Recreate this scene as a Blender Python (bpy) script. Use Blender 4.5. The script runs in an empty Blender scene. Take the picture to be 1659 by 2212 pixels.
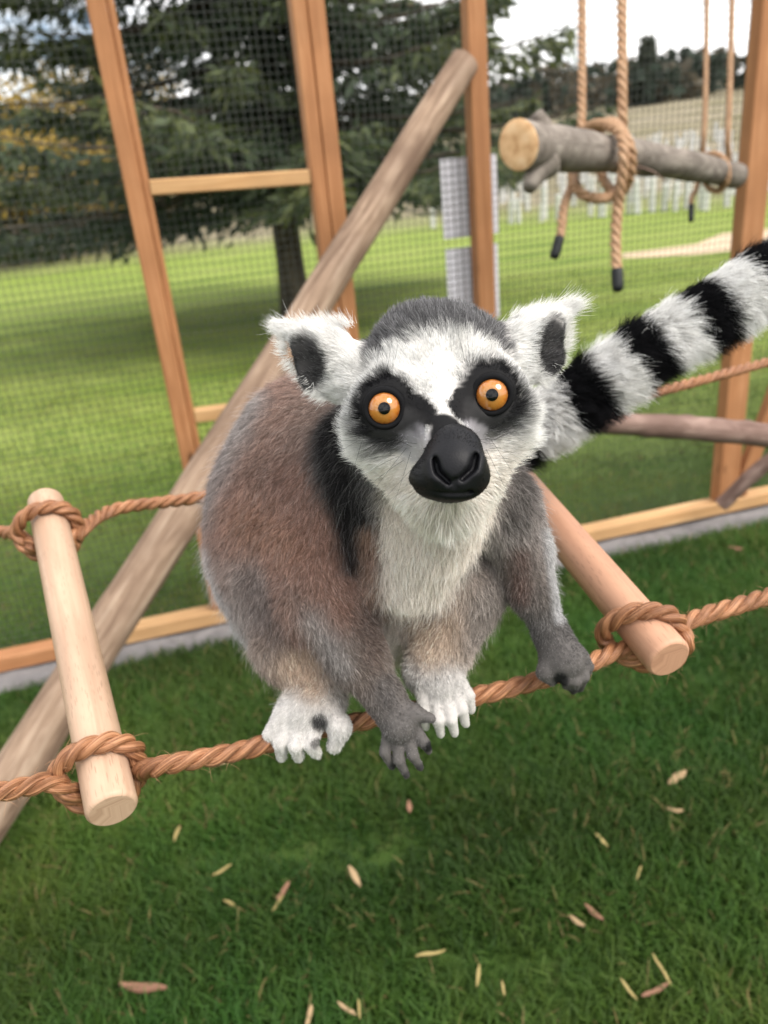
import bpy, math, random
import numpy as np
from mathutils import Matrix, Vector
from mathutils.kdtree import KDTree
random.seed(7)
RNG = np.random.default_rng(11)
sc = bpy.context.scene
col = sc.collection

# ------------------------------------------------------------------ camera
FPX = 1662.0                      # focal length in units of a 1659 x 2212 frame
PITCH, ROLL, CAMZ = math.radians(23.4), math.radians(5.66), 1.12
FW = np.array([0, math.cos(PITCH), -math.sin(PITCH)])
U0 = np.array([0, math.sin(PITCH), math.cos(PITCH)])
R0 = np.array([1.0, 0, 0])
RT = R0 * math.cos(ROLL) - U0 * math.sin(ROLL)
UP = U0 * math.cos(ROLL) + R0 * math.sin(ROLL)
CAM = np.array([0, 0, CAMZ])
cam = bpy.data.cameras.new('camera')
cam.sensor_fit = 'VERTICAL'
cam.sensor_height = 36.0
cam.lens = 36.0 * FPX / 2212.0
cam.clip_start, cam.clip_end = 0.02, 1500
cam.dof.use_dof = True
cam.dof.focus_distance = 0.385
cam.dof.aperture_fstop = 8.5
camo = bpy.data.objects.new('camera', cam)
col.objects.link(camo)
m = Matrix.Identity(4)
for i in range(3):
    m[i][0], m[i][1], m[i][2], m[i][3] = RT[i], UP[i], -FW[i], CAM[i]
camo.matrix_world = m
sc.camera = camo

# ------------------------------------------------------------------ sky, sun, exposure
SUN_EL, SUN_AZ = math.radians(50), math.radians(125)      # azimuth from +Y towards +X
world = bpy.data.worlds.new('World')
sc.world = world
world.use_nodes = True
wt = world.node_tree
wt.nodes.clear()
wo = wt.nodes.new('ShaderNodeOutputWorld')
wb = wt.nodes.new('ShaderNodeBackground')
sky = wt.nodes.new('ShaderNodeTexSky')
sky.sky_type = 'NISHITA'
sky.sun_disc = False
sky.sun_elevation = SUN_EL
sky.sun_rotation = SUN_AZ
sky.air_density, sky.dust_density, sky.ozone_density = 1.0, 2.0, 1.0
tc = wt.nodes.new('ShaderNodeTexCoord')
wm = wt.nodes.new('ShaderNodeMapping')
wm.inputs['Scale'].default_value = (2.2, 2.2, 5.0)
wn = wt.nodes.new('ShaderNodeTexNoise')
wn.inputs['Scale'].default_value = 1.6
wn.inputs['Detail'].default_value = 7
wn.inputs['Roughness'].default_value = 0.55
wr = wt.nodes.new('ShaderNodeValToRGB')
wr.color_ramp.elements[0].position = 0.40
wr.color_ramp.elements[1].position = 0.52
wx = wt.nodes.new('ShaderNodeMix')
wx.data_type = 'RGBA'
wx.inputs['B'].default_value = (16.0, 15.8, 15.5, 1)
wt.links.new(tc.outputs['Generated'], wm.inputs['Vector'])
wt.links.new(wm.outputs[0], wn.inputs['Vector'])
wt.links.new(wn.outputs['Fac'], wr.inputs['Fac'])
wt.links.new(wr.outputs['Color'], wx.inputs['Factor'])
wt.links.new(sky.outputs[0], wx.inputs['A'])
wt.links.new(wx.outputs['Result'], wb.inputs['Color'])
wb.inputs['Strength'].default_value = 0.085
wt.links.new(wb.outputs[0], wo.inputs[0])
sun = bpy.data.lights.new('sun', 'SUN')
sun.energy = 2.3
sun.angle = math.radians(28)
sun.color = (1.0, 0.94, 0.86)
suno = bpy.data.objects.new('sun', sun)
col.objects.link(suno)
sd = Vector((math.sin(SUN_AZ) * math.cos(SUN_EL), math.cos(SUN_AZ) * math.cos(SUN_EL), math.sin(SUN_EL)))
suno.rotation_euler = sd.to_track_quat('Z', 'Y').to_euler()
sc.view_settings.view_transform = 'Standard'
sc.view_settings.look = 'None'
sc.view_settings.exposure = 0.72
sc.view_settings.gamma = 1.0
sc.cycles.use_denoising = True
sc.cycles.max_bounces = 6
sc.cycles.transparent_max_bounces = 8
sc.cycles.sample_clamp_indirect = 5
sc.cycles_curves.shape = 'RIBBONS'

# ------------------------------------------------------------------ helpers
def P(x, y, d):
    """point seen at (x, y) of the 1659 x 2212 frame, d metres deep"""
    return CAM + d * (FW + RT * ((x - 829.5) / FPX) - UP * ((y - 1106.0) / FPX))

GZ = -0.05
def G(x, y, z=GZ):
    v = FW + RT * ((x - 829.5) / FPX) - UP * ((y - 1106.0) / FPX)
    return CAM + v * ((z - CAMZ) / v[2])

def tag(o, label=None, cat=None, group=None, kind=None):
    for k, v in (('label', label), ('category', cat), ('group', group), ('kind', kind)):
        if v:
            o[k] = v
    return o

def empty(name, loc, label=None, cat=None, group=None):
    o = bpy.data.objects.new(name, None)
    o.empty_display_size = 0.05
    o.location = Vector(loc)
    col.objects.link(o)
    return tag(o, label, cat, group)

def wloc(o):
    l = Vector((0, 0, 0))
    while o is not None:
        l += o.location
        o = o.parent
    return l

def mesh(name, verts, faces, mat, parent=None, uv=None, smooth=True, colors=None, origin=None):
    """verts in world space; stored relative to the origin (or the parent's place)"""
    v = np.asarray(verts, dtype=np.float64)
    base = np.array(wloc(parent)) if parent is not None else np.zeros(3)
    org = base if origin is None else np.asarray(origin, float)
    if parent is None and origin is None:
        org = np.array([v[:, 0].mean(), v[:, 1].mean(), v[:, 2].min()])
    me = bpy.data.meshes.new(name)
    me.from_pydata((v - org).tolist(), [], faces if isinstance(faces, list) else faces.tolist())
    if uv is not None:
        l = me.uv_layers.new(name='UVMap')
        idx = np.zeros(len(me.loops), dtype=np.int32)
        me.loops.foreach_get('vertex_index', idx)
        l.data.foreach_set('uv', np.asarray(uv, np.float32)[idx].ravel())
    if colors is not None:
        a = me.attributes.new('col', 'FLOAT_COLOR', 'POINT')
        c = np.ones((len(v), 4), np.float32)
        c[:, :3] = colors
        a.data.foreach_set('color', c.ravel())
    if smooth:
        me.polygons.foreach_set('use_smooth', np.ones(len(me.polygons), bool))
    me.materials.append(mat)
    o = bpy.data.objects.new(name, me)
    o.location = Vector(org - base)
    o.parent = parent
    col.objects.link(o)
    return o

def catmull(pts, n=12):
    p = np.asarray(pts, float)
    p = np.vstack([2 * p[0] - p[1], p, 2 * p[-1] - p[-2]])
    out = []
    for i in range(1, len(p) - 2):
        t = np.linspace(0, 1, n, endpoint=False)[:, None]
        a, b, c, d = p[i - 1], p[i], p[i + 1], p[i + 2]
        out.append(0.5 * (2 * b + (c - a) * t + (2 * a - 5 * b + 4 * c - d) * t ** 2 + (3 * b - a - 3 * c + d) * t ** 3))
    out.append(p[-2][None])
    return np.vstack(out)

def resample(p, step):
    s = np.concatenate([[0], np.cumsum(np.linalg.norm(np.diff(p, axis=0), axis=1))])
    n = max(2, int(s[-1] / step) + 1)
    q = np.linspace(0, s[-1], n)
    return np.stack([np.interp(q, s, p[:, k]) for k in range(3)], 1), q

def frames(p):
    t = np.gradient(p, axis=0)
    t /= np.linalg.norm(t, axis=1)[:, None]
    a = np.array([0, 0, 1.0]) if abs(t[0][2]) < 0.9 else np.array([1.0, 0, 0])
    n = np.zeros_like(p)
    n[0] = np.cross(t[0], a)
    n[0] /= np.linalg.norm(n[0])
    for i in range(1, len(p)):
        v = n[i - 1] - t[i] * np.dot(n[i - 1], t[i])
        n[i] = v / np.linalg.norm(v)
    return t, n, np.cross(t, n)

def tube(p, rad, seg=12, caps=True, bump=None, round_end=0.0):
    """tube along p; rad scalar or per point; bump(i-fraction array, angle array) -> radius factor"""
    p = np.asarray(p, float)
    N = len(p)
    rad = np.broadcast_to(np.asarray(rad, float), (N,)).copy()
    t, n, b = frames(p)
    if round_end > 0 and N > 6:
        s = np.concatenate([[0], np.cumsum(np.linalg.norm(np.diff(p, axis=0), axis=1))])
        for e in (s, s[-1] - s):
            k = np.clip(e / round_end, 0, 1)
            rad = np.minimum(rad, rad * (1 - 0.16 * (1 - k) ** 2))
    ang = np.linspace(0, 2 * math.pi, seg, endpoint=False)
    rr = rad[:, None] * np.ones(seg)[None]
    if bump is not None:
        rr = rr * bump(np.linspace(0, 1, N)[:, None] * np.ones(seg)[None], ang[None] * np.ones(N)[:, None])
    v = p[:, None] + rr[..., None] * (np.cos(ang)[None, :, None] * n[:, None] + np.sin(ang)[None, :, None] * b[:, None])
    v = v.reshape(-1, 3)
    s = np.concatenate([[0], np.cumsum(np.linalg.norm(np.diff(p, axis=0), axis=1))])
    uv = np.stack([np.repeat(s, seg), np.tile(ang, N) * rad.mean()], 1)
    f = []
    for i in range(N - 1):
        for j in range(seg):
            k = (j + 1) % seg
            f.append([i * seg + j, i * seg + k, (i + 1) * seg + k, (i + 1) * seg + j])
    if caps:
        f.append([j for j in range(seg)][::-1])
        f.append([(N - 1) * seg + j for j in range(seg)])
    return v, f, uv

def join(parts):
    V, F, UVs, o = [], [], [], 0
    for v, f, uv in parts:
        V.append(v)
        F += [[i + o for i in q] for q in f]
        UVs.append(uv)
        o += len(v)
    return np.vstack(V), F, np.vstack(UVs)

def beam(a, b, w, t, wdir, bev=0.003):
    """squared timber from a to b, w wide along wdir, t thick; chamfered edges"""
    a, b = np.asarray(a, float), np.asarray(b, float)
    d = (b - a)
    L = np.linalg.norm(d)
    d /= L
    wd = np.asarray(wdir, float)
    wd = wd - d * np.dot(wd, d)
    wd /= np.linalg.norm(wd)
    td = np.cross(d, wd)
    prof = []
    for sx, sy in ((1, 1), (-1, 1), (-1, -1), (1, -1)):
        c = [(sx * (w / 2 - bev), sy * t / 2), (sx * w / 2, sy * (t / 2 - bev))]
        prof += c if sx * sy < 0 else c[::-1]
    n = len(prof)
    V, UV = [], []
    for q in (0, L):
        for x, y in prof:
            V.append(a + d * q + wd * x + td * y)
            UV.append((q, x + y))
    F = [[i, (i + 1) % n, n + (i + 1) % n, n + i] for i in range(n)]
    F += [list(range(n))[::-1], [n + i for i in range(n)]]
    return np.array(V), F, np.array(UV)

# ------------------------------------------------------------------ materials
class NT:
    def __init__(self, name):
        self.m = bpy.data.materials.new(name)
        self.m.use_nodes = True
        self.t = self.m.node_tree
        self.b = self.t.nodes['Principled BSDF']
        self.b.inputs['Specular IOR Level'].default_value = 0.3
    def n(self, typ, **kw):
        nd = self.t.nodes.new('ShaderNode' + typ)
        for k, v in kw.items():
            nd.inputs[k].default_value = v
        return nd
    def l(self, a, b):
        self.t.links.new(a, b)
    def ramp(self, fac, stops):
        r = self.t.nodes.new('ShaderNodeValToRGB')
        e = r.color_ramp.elements
        while len(e) < len(stops):
            e.new(0.5)
        for q, (p, c) in zip(e, stops):
            q.position = p
            q.color = (*c, 1)
        self.l(fac, r.inputs['Fac'])
        return r.outputs['Color']
    def coord(self, kind, scale):
        c = self.t.nodes.new('ShaderNodeTexCoord')
        mp = self.t.nodes.new('ShaderNodeMapping')
        mp.inputs['Scale'].default_value = scale
        self.l(c.outputs[kind], mp.inputs['Vector'])
        return mp.outputs[0]
    def noise(self, vec, scale, detail=4, rough=0.55, dist=0.0):
        nn = self.n('TexNoise', Scale=scale, Detail=detail, Roughness=rough, Distortion=dist)
        self.l(vec, nn.inputs['Vector'])
        return nn.outputs['Fac']
    def mix(self, fac, a, b, mode='MIX'):
        x = self.t.nodes.new('ShaderNodeMix')
        x.data_type = 'RGBA'
        x.blend_type = mode
        for s, v in (('Factor', fac), ('A', a), ('B', b)):
            if hasattr(v, 'node'):
                self.l(v, x.inputs[s])
            else:
                x.inputs[s].default_value = v if s == 'Factor' else (*v, 1)
        return x.outputs['Result']
    def color(self, c):
        if hasattr(c, 'node'):
            self.l(c, self.b.inputs['Base Color'])
        else:
            self.b.inputs['Base Color'].default_value = (*c, 1)
    def bump(self, h, strength, dist=0.002):
        bn = self.n('Bump', Strength=strength, Distance=dist)
        self.l(h, bn.inputs['Height'])
        self.l(bn.outputs[0], self.b.inputs['Normal'])
    def set(self, **kw):
        for k, v in kw.items():
            self.b.inputs[k.replace('_', ' ')].default_value = v
        return self

def timber(name, c0, c1, c2, knots=True):
    t = NT(name)
    v = t.coord('UV', (3.0, 60.0, 1))
    g = t.noise(v, 1.0, 6, 0.6, 0.8)
    c = t.ramp(g, [(0.34, c0), (0.5, c1), (0.66, c2)])
    v2 = t.coord('Object', (6, 6, 6))
    s = t.noise(v2, 1.0, 3)
    c = t.mix(t.ramp(s, [(0.35, (0, 0, 0)), (0.7, (1, 1, 1))]), c, tuple(x * 0.78 for x in c1))
    if knots:
        vo = t.n('TexVoronoi', Scale=1.0)
        vo.feature = 'F1'
        t.l(t.coord('UV', (5.0, 11.0, 1)), vo.inputs['Vector'])
        kf = t.ramp(vo.outputs['Distance'], [(0.05, (1, 1, 1)), (0.14, (0, 0, 0))])
        c = t.mix(kf, c, tuple(x * 0.35 for x in c0))
    t.color(c)
    t.set(Roughness=0.65)
    t.bump(g, 0.25, 0.001)
    return t.m

M = {}
M['cedar'] = timber('cedar_post', (0.30, 0.125, 0.05), (0.42, 0.19, 0.082), (0.50, 0.25, 0.12))
M['pine'] = timber('pine_rail', (0.44, 0.24, 0.10), (0.56, 0.33, 0.155), (0.64, 0.41, 0.21))

def beech(name, c0, c1):
    t = NT(name)
    v = t.coord('UV', (6.0, 120.0, 1))
    g = t.noise(v, 1.0, 5, 0.6, 0.6)
    c = t.mix(t.ramp(g, [(0.35, (0, 0, 0)), (0.65, (1, 1, 1))]), tuple(x * .9 for x in c0), c1)
    gs = t.noise(t.coord('Object', (9, 9, 9)), 1.0, 4)
    c = t.mix(t.ramp(gs, [(0.42, (0, 0, 0)), (0.7, (.5, .5, .5))]), c, tuple(x * .72 for x in c0))
    fl = t.n('TexVoronoi', Scale=1.0)
    t.l(t.coord('UV', (80.0, 700.0, 1)), fl.inputs['Vector'])
    fk = t.ramp(fl.outputs['Distance'], [(0.18, (1, 1, 1)), (0.28, (0, 0, 0))])
    big = t.noise(t.coord('UV', (14, 40, 1)), 1.0, 2)
    fk2 = t.mix(1.0, fk, t.ramp(big, [(0.40, (0.12, 0.12, 0.12)), (0.60, (0.8, 0.8, 0.8))]), 'MULTIPLY')
    c = t.mix(fk2, c, tuple(x * 0.62 for x in c0))
    t.color(c)
    t.set(Roughness=0.5)
    t.bump(g, 0.08, 0.0005)
    return t.m
M['beech'] = beech('beech_dowel', (0.49, 0.315, 0.215), (0.58, 0.40, 0.285))
M['beech_red'] = beech('reddish_dowel', (0.50, 0.265, 0.17), (0.56, 0.315, 0.205))

def ropemat(name, c0, c1, c2):
    t = NT(name)
    v = t.coord('UV', (30.0, 1100.0, 1))
    g = t.noise(v, 1.0, 4, 0.6, 0.3)
    g2 = t.noise(t.coord('Object', (60, 60, 60)), 1.0, 3)
    c = t.ramp(g, [(0.36, c0), (0.5, c1), (0.64, c2)])
    c = t.mix(t.ramp(g2, [(0.4, (0, 0, 0)), (0.65, (.6, .6, .6))]), c, c0)
    t.color(c)
    t.set(Roughness=0.42, Specular_IOR_Level=0.45)
    t.bump(g, 0.9, 0.0012)
    return t.m
M['rope'] = ropemat('copper_rope', (0.16, 0.062, 0.026), (0.37, 0.165, 0.075), (0.60, 0.30, 0.16))
M['manila'] = ropemat('manila_rope', (0.36, 0.20, 0.11), (0.50, 0.30, 0.17), (0.62, 0.41, 0.25))

def bark(name, c0, c1, c2, sx=8.0, sy=30.0, bs=0.6):
    t = NT(name)
    g = t.noise(t.coord('UV', (sx, sy, 1)), 1.0, 7, 0.62, 0.7)
    g2 = t.noise(t.coord('Object', (7, 7, 7)), 1.0, 3)
    c = t.ramp(g, [(0.36, c0), (0.5, c1), (0.64, c2)])
    c = t.mix(t.ramp(g2, [(0.35, (0, 0, 0)), (0.68, (0.8, 0.8, 0.8))]), c, c0)
    t.color(c)
    t.set(Roughness=0.8)
    t.bump(g, bs, 0.003)
    return t.m
M['weathered'] = bark('weathered_pole', (0.15, 0.095, 0.065), (0.31, 0.215, 0.15), (0.44, 0.33, 0.245), 5, 55, 0.6)
M['bark'] = bark('grey_bark', (0.12, 0.10, 0.085), (0.24, 0.205, 0.175), (0.36, 0.32, 0.28), 25, 25, 0.6)
M['branch'] = bark('purplish_branch', (0.13, 0.078, 0.062), (0.24, 0.155, 0.128), (0.35, 0.245, 0.205), 12, 40, 0.5)
M['trunk'] = bark('spruce_bark', (0.05, 0.04, 0.03), (0.10, 0.08, 0.06), (0.16, 0.13, 0.10), 3, 12, 0.8)

def cutmat():
    t = NT('cut_wood')
    g = t.noise(t.coord('Object', (45, 45, 45)), 1.0, 5)
    t.color(t.ramp(g, [(0.3, (0.50, 0.27, 0.12)), (0.55, (0.72, 0.46, 0.25)), (0.8, (0.80, 0.58, 0.36))]))
    t.set(Roughness=0.8)
    return t.m
M['cut'] = cutmat()

def plain(name, c, rough=0.6, var=0.15, scale=20.0, spec=0.3):
    t = NT(name)
    g = t.noise(t.coord('Object', (scale,) * 3), 1.0, 4)
    t.color(t.mix(g, tuple(x * (1 - var) for x in c), tuple(min(1, x * (1 + var)) for x in c)))
    t.set(Roughness=rough, Specular_IOR_Level=spec)
    return t.m
M['tape'] = plain('black_tape', (0.012, 0.014, 0.015), 0.5)
M['wire'] = plain('dark_wire', (0.055, 0.06, 0.055), 0.5)
M['paper'] = plain('sign_back', (0.86, 0.84, 0.92), 0.7, 0.04, 3)
M['concrete'] = plain('pale_concrete', (0.18, 0.168, 0.168), 0.9, 0.5, 25)
M['tree_tube'] = plain('white_tree_tube', (0.60, 0.60, 0.585), 0.6, 0.08, 3)
M['path'] = plain('sandy_path', (0.55, 0.42, 0.29), 0.95, 0.2, 4)
M['far_trunk'] = plain('pale_stem', (0.30, 0.24, 0.20), 0.9, 0.3, 4)
M['chip_pale'] = plain('pale_chip', (0.36, 0.25, 0.14), 0.8, 0.3, 60)
M['chip_red'] = plain('red_chip', (0.24, 0.125, 0.08), 0.8, 0.35, 60)
M['straw'] = plain('straw', (0.32, 0.25, 0.10), 0.7, 0.25, 60)

def attrmat(name, rough=0.6, spec=0.2, trans=0.0, gain=None):
    t = NT(name)
    a = t.n('Attribute')
    a.attribute_name = 'col'
    t.color(a.outputs['Color'])
    t.set(Roughness=rough, Specular_IOR_Level=spec)
    if trans > 0:
        tr = t.n('BsdfTranslucent')
        t.l(a.outputs['Color'], tr.inputs['Color'])
        mx = t.n('MixShader', Fac=trans)
        out = t.t.nodes['Material Output']
        t.l(t.b.outputs[0], mx.inputs[1])
        t.l(tr.outputs[0], mx.inputs[2])
        t.l(mx.outputs[0], out.inputs['Surface'])
    return t.m
M['fur'] = attrmat('fur_strands', 0.65, 0.04)
M['fur_rope'] = attrmat('rope_fibres', 0.5, 0.3)
M['skin'] = attrmat('lemur_skin', 0.7, 0.15)
M['leaf'] = attrmat('needles', 0.6, 0.25, 0.25)
M['blade'] = attrmat('grass_blades', 0.5, 0.3, 0.3)

def ground_mat():
    t = NT('lawn_ground')
    geo = t.n('NewGeometry')
    pos = geo.outputs['Position']
    n1 = t.noise(pos, 0.6, 5)
    n2 = t.noise(pos, 14.0, 5, 0.7)
    mown = t.ramp(n1, [(0.3, (0.12, 0.18, 0.03)), (0.5, (0.175, 0.235, 0.045)), (0.72, (0.23, 0.275, 0.07))])
    wv = t.n('TexWave', Scale=0.28, Distortion=1.2)
    wv.inputs['Detail'].default_value = 1.0
    mp = t.n('Mapping')
    mp.inputs['Rotation'].default_value = (0, 0, math.radians(75))
    t.l(pos, mp.inputs['Vector'])
    t.l(mp.outputs[0], wv.inputs['Vector'])
    mown = t.mix(t.ramp(wv.outputs['Fac'], [(0.4, (0, 0, 0)), (0.6, (0.55, 0.55, 0.55))]), mown, (0.24, 0.29, 0.07))
    near = t.ramp(n2, [(0.3, (0.020, 0.040, 0.008)), (0.55, (0.042, 0.078, 0.016)), (0.75, (0.075, 0.085, 0.03))])
    sx = t.n('SeparateXYZ')
    t.l(pos, sx.inputs[0])
    # enclosure turf ends at the fence line
    ma = t.n('Math'); ma.operation = 'MULTIPLY_ADD'
    ma.inputs[1].default_value = -0.235; t.l(sx.outputs['X'], ma.inputs[0]); t.l(sx.outputs['Y'], ma.inputs[2])
    inside = t.ramp(ma.outputs[0], [(0.0, (0, 0, 0)), (1.0, (1, 1, 1))])
    mr = t.n('MapRange')
    mr.inputs['From Min'].default_value, mr.inputs['From Max'].default_value = 2.2, 4.5
    t.l(ma.outputs[0], mr.inputs['Value'])
    c = t.mix(mr.outputs[0], near, mown)
    # rough hillside with dry brown growth beyond the lawn
    dist = t.n('VectorMath'); dist.operation = 'LENGTH'
    t.l(pos, dist.inputs[0])
    mr2 = t.n('MapRange')
    mr2.inputs['From Min'].default_value, mr2.inputs['From Max'].default_value = 19.0, 24.0
    ad = t.n('Math'); ad.operation = 'MULTIPLY_ADD'; ad.inputs[1].default_value = 4.0
    t.l(n1, ad.inputs[0]); t.l(dist.outputs['Value'], ad.inputs[2])
    t.l(ad.outputs[0], mr2.inputs['Value'])
    n3 = t.noise(pos, 0.25, 6, 0.65)
    rough = t.ramp(n3, [(0.3, (0.13, 0.12, 0.055)), (0.5, (0.22, 0.19, 0.125)), (0.7, (0.30, 0.26, 0.19))])
    c = t.mix(mr2.outputs[0], c, rough)
    t.color(c)
    t.set(Roughness=0.9, Specular_IOR_Level=0.1)
    t.bump(n2, 0.5, 0.02)
    return t.m
M['ground'] = ground_mat()

# ------------------------------------------------------------------ ground
def hill(x, y):
    r = np.hypot(x, y)
    az = np.degrees(np.arctan2(x, y))
    rise = np.clip((r - 17.0) / 103.0, 0, 1.6)
    side = 0.35 + 0.65 / (1 + np.exp(-(az - 2) / 5.0))
    wav = 0.25 * np.sin(x * 0.11 + 1.0) * np.sin(y * 0.07) * np.clip((r - 22) / 20, 0, 1)
    return GZ + side * (7.6 * rise ** 1.1) + wav

rr = np.concatenate([[0.0], np.geomspace(0.4, 420, 80)])
na = 144
aa = np.linspace(0, 2 * math.pi, na, endpoint=False)
X, Y = rr[1:, None] * np.sin(aa)[None], rr[1:, None] * np.cos(aa)[None]
Z = hill(X, Y)
gv = np.vstack([[[0, 0, GZ]], np.stack([X, Y, Z], -1).reshape(-1, 3)])
gf = [[0, 1 + (j + 1) % na, 1 + j] for j in range(na)]
for i in range(len(rr) - 2):
    for j in range(na):
        k = (j + 1) % na
        gf.append([1 + i * na + j, 1 + i * na + k, 1 + (i + 1) * na + k, 1 + (i + 1) * na + j])
tag(mesh('ground', gv, gf, M['ground'], origin=(0, 0, 0)), 'green lawn running out to a rough brown hillside', 'lawn', kind='structure')

# sandy path on the lawn
pu = [(1345, 547), (1400, 541), (1504, 527), (1561, 504), (1659, 494), (1800, 484)]
pl = [(1345, 557), (1400, 555), (1504, 550), (1584, 541), (1659, 537), (1800, 528)]
pv = [G(*q, z=GZ + 0.006) for q in pu] + [G(*q, z=GZ + 0.006) for q in pl]
n_ = len(pu)
tag(mesh('path', np.array(pv), [[n_ + i, n_ + i + 1, i + 1, i] for i in range(n_ - 1)], M['path'], smooth=False), 'sandy path crossing the lawn beyond the wire fence', 'path', kind='structure')

# ------------------------------------------------------------------ wire fence on a timber frame
F0 = np.array([-0.726, 1.892, 0.0])
FD = np.array([0.9735, 0.2288, 0.0])
FN = np.array([-0.2288, 0.9735, 0.0])      # away from the camera
def FP(s, z, off=0.0):
    return F0 + FD * s + FN * off + np.array([0, 0, z])

fence = empty('wire_fence', FP(0.9, GZ), 'timber framed aviary fence with fine square wire mesh', 'fence')
def fbeam(name, a, b, w, t, wd, mat):
    v, f, uv = beam(a, b, w, t, wd)
    uv = uv + RNG.random(2) * 5
    return mesh(name, v, f, mat, fence, uv=uv, smooth=False)
TOP = 2.25
fbeam('post', FP(0.232, 0.042), FP(0.232, TOP), 0.040, 0.050, FD, M['cedar'])
fbeam('post', FP(0.2605, 0.042, 0.004), FP(0.2605, TOP, 0.004), 0.016, 0.04, FD, M['cedar'])
fbeam('post', FP(0.661, 0.042), FP(0.661, TOP), 0.034, 0.050, FD, M['cedar'])
fbeam('post', FP(0.701, 0.042, 0.004), FP(0.701, TOP, 0.004), 0.040, 0.046, FD, M['cedar'])
fbeam('post', FP(1.083, 0.042), FP(1.083, TOP), 0.048, 0.045, FD, M['cedar'])
fbeam('post', FP(1.908, 0.042), FP(1.908, TOP), 0.076, 0.045, FD, M['cedar'])
fbeam('post', FP(-0.75, 0.042), FP(-0.75, TOP), 0.06, 0.045, FD, M['cedar'])
fbeam('post', FP(2.9, 0.042), FP(2.9, TOP), 0.076, 0.045, FD, M['cedar'])
fbeam('crossbar', FP(0.269, 1.147), FP(0.643, 1.137), 0.034, 0.036, (0, 0, 1), M['pine'])
fbeam('crossbar', FP(0.269, 0.600), FP(0.643, 0.588), 0.034, 0.036, (0, 0, 1), M['pine'])
fbeam('bottom_rail', FP(-1.6, 0.0), FP(-0.19, 0.01), 0.042, 0.055, (0, 0, 1), M['cedar'])
fbeam('bottom_rail', FP(-0.188, 0.012), FP(4.2, 0.026), 0.042, 0.055, (0, 0, 1), M['pine'])
fbeam('brace', FP(1.955, 0.05, -0.005), FP(2.16, 0.66, -0.005), 0.05, 0.034, FD, M['cedar'])
fbeam('top_rail', FP(-1.6, TOP + 0.022), FP(4.2, TOP + 0.022), 0.044, 0.05, (0, 0, 1), M['cedar'])
fbeam('rail_block', FP(-0.62, 0.047, -0.004), FP(-0.43, 0.052, -0.004), 0.045, 0.05, (0, 0, 1), M['cedar'])
# mesh of welded wires: hundreds of thin rods, one part
WV, WF = [], []
SP, WR, OFF = 0.0182, 0.00085, 0.030
def rod(a, b, wob):
    o = len(WV)
    d = (b - a) / np.linalg.norm(b - a)
    s1 = FN
    s2 = np.cross(d, s1)
    for q in (a, b):
        for k in range(4):
            an = k * math.pi / 2 + math.pi / 4
            WV.append(q + WR * (math.cos(an) * s1 + math.sin(an) * s2))
    for k in range(4):
        j = (k + 1) % 4
        WF.append([o + k, o + j, o + 4 + j, o + 4 + k])
ss = np.arange(-1.6, 4.2, SP)
for s in ss:
    rod(FP(s, -0.01, OFF), FP(s + random.gauss(0, 0.001), TOP, OFF), 0)
for z in np.arange(0.0, TOP, SP):
    rod(FP(-1.6, z, OFF + 0.0012), FP(4.2, z + random.gauss(0, 0.001), OFF + 0.0012), 0)
tag(mesh('wire_mesh', np.array(WV), WF, M['wire'], fence, smooth=False), kind='stuff')
# concrete footing strip
def footing():
    V, Fc = [], []
    n = 120
    sv = np.linspace(-1.7, 4.3, n)
    for i, s in enumerate(sv):
        j = 0.008 * math.sin(i * 1.7) + 0.006 * math.sin(i * 0.63)
        for off, z in ((-0.075 + j, GZ - 0.03), (-0.062 + j, -0.017 + 0.4 * j), (0.07, -0.016), (0.075, GZ - 0.03)):
            V.append(FP(s, z, off))
    for i in range(n - 1):
        for k in range(3):
            Fc.append([i * 4 + k, i * 4 + k + 1, i * 4 + 5 + k, i * 4 + 4 + k])
    Fc += [[0, 3, 2, 1], [4 * (n - 1) + k for k in range(4)]]
    return np.array(V), Fc
v, f = footing()
tag(mesh('curb', v, f, M['concrete']), 'pale concrete footing strip under the fence rail', 'curb', kind='structure')

# paper signs on the outside of the mesh, seen from behind
def sign(s0, s1, z0, z1, tilt, label):
    a, b = FP(s0, z0, OFF + 0.006), FP(s1, z0 - tilt, OFF + 0.006)
    v, f, uv = beam((a + b) / 2, (a + b) / 2 + np.array([0, 0, z1 - z0]), np.linalg.norm(b - a), 0.003, b - a, 0.0004)
    tag(mesh('notice_board', v, f, M['paper'], smooth=False), label, 'sign')
sign(0.991, 1.146, 0.957, 1.152, 0.004, 'upper pale lilac notice board fixed outside the mesh')
sign(0.993, 1.142, 0.735, 0.932, 0.004, 'lower pale lilac notice board fixed outside the mesh')

# ------------------------------------------------------------------ leaning pole
pa, pb = P(1003, 140, 1.835), P(20, 1690, 1.42)
dirp = (pb - pa) / np.linalg.norm(pb - pa)
pg = pa + dirp * ((GZ - 0.04 - pa[2]) / dirp[2])
print('pole foot', pg, pb)
n = 70
line = pa[None] + np.linspace(0, 1, n)[:, None] * (pg - pa)[None]
line += 0.006 * np.stack([np.sin(np.linspace(0, 5, n)), np.cos(np.linspace(0, 7, n)), np.sin(np.linspace(1, 6, n))], 1)
rad = np.linspace(0.036, 0.047, n)
def knob(u, a):
    o = 1 + 0.025 * np.sin(3 * a + 9 * u) + 0.02 * np.sin(31 * u + a)
    for (uu, a0) in ((0.16, 1.2), (0.27, 3.6), (0.40, 2.3), (0.57, 2.9), (0.66, 4.6), (0.80, 2.6), (0.9, 3.4)):
        da = np.abs((a - a0 + math.pi) % (2 * math.pi) - math.pi)
        o = o + 0.22 * np.exp(-((u - uu) / 0.012) ** 2 - (da / 0.35) ** 2)
    return o
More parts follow.
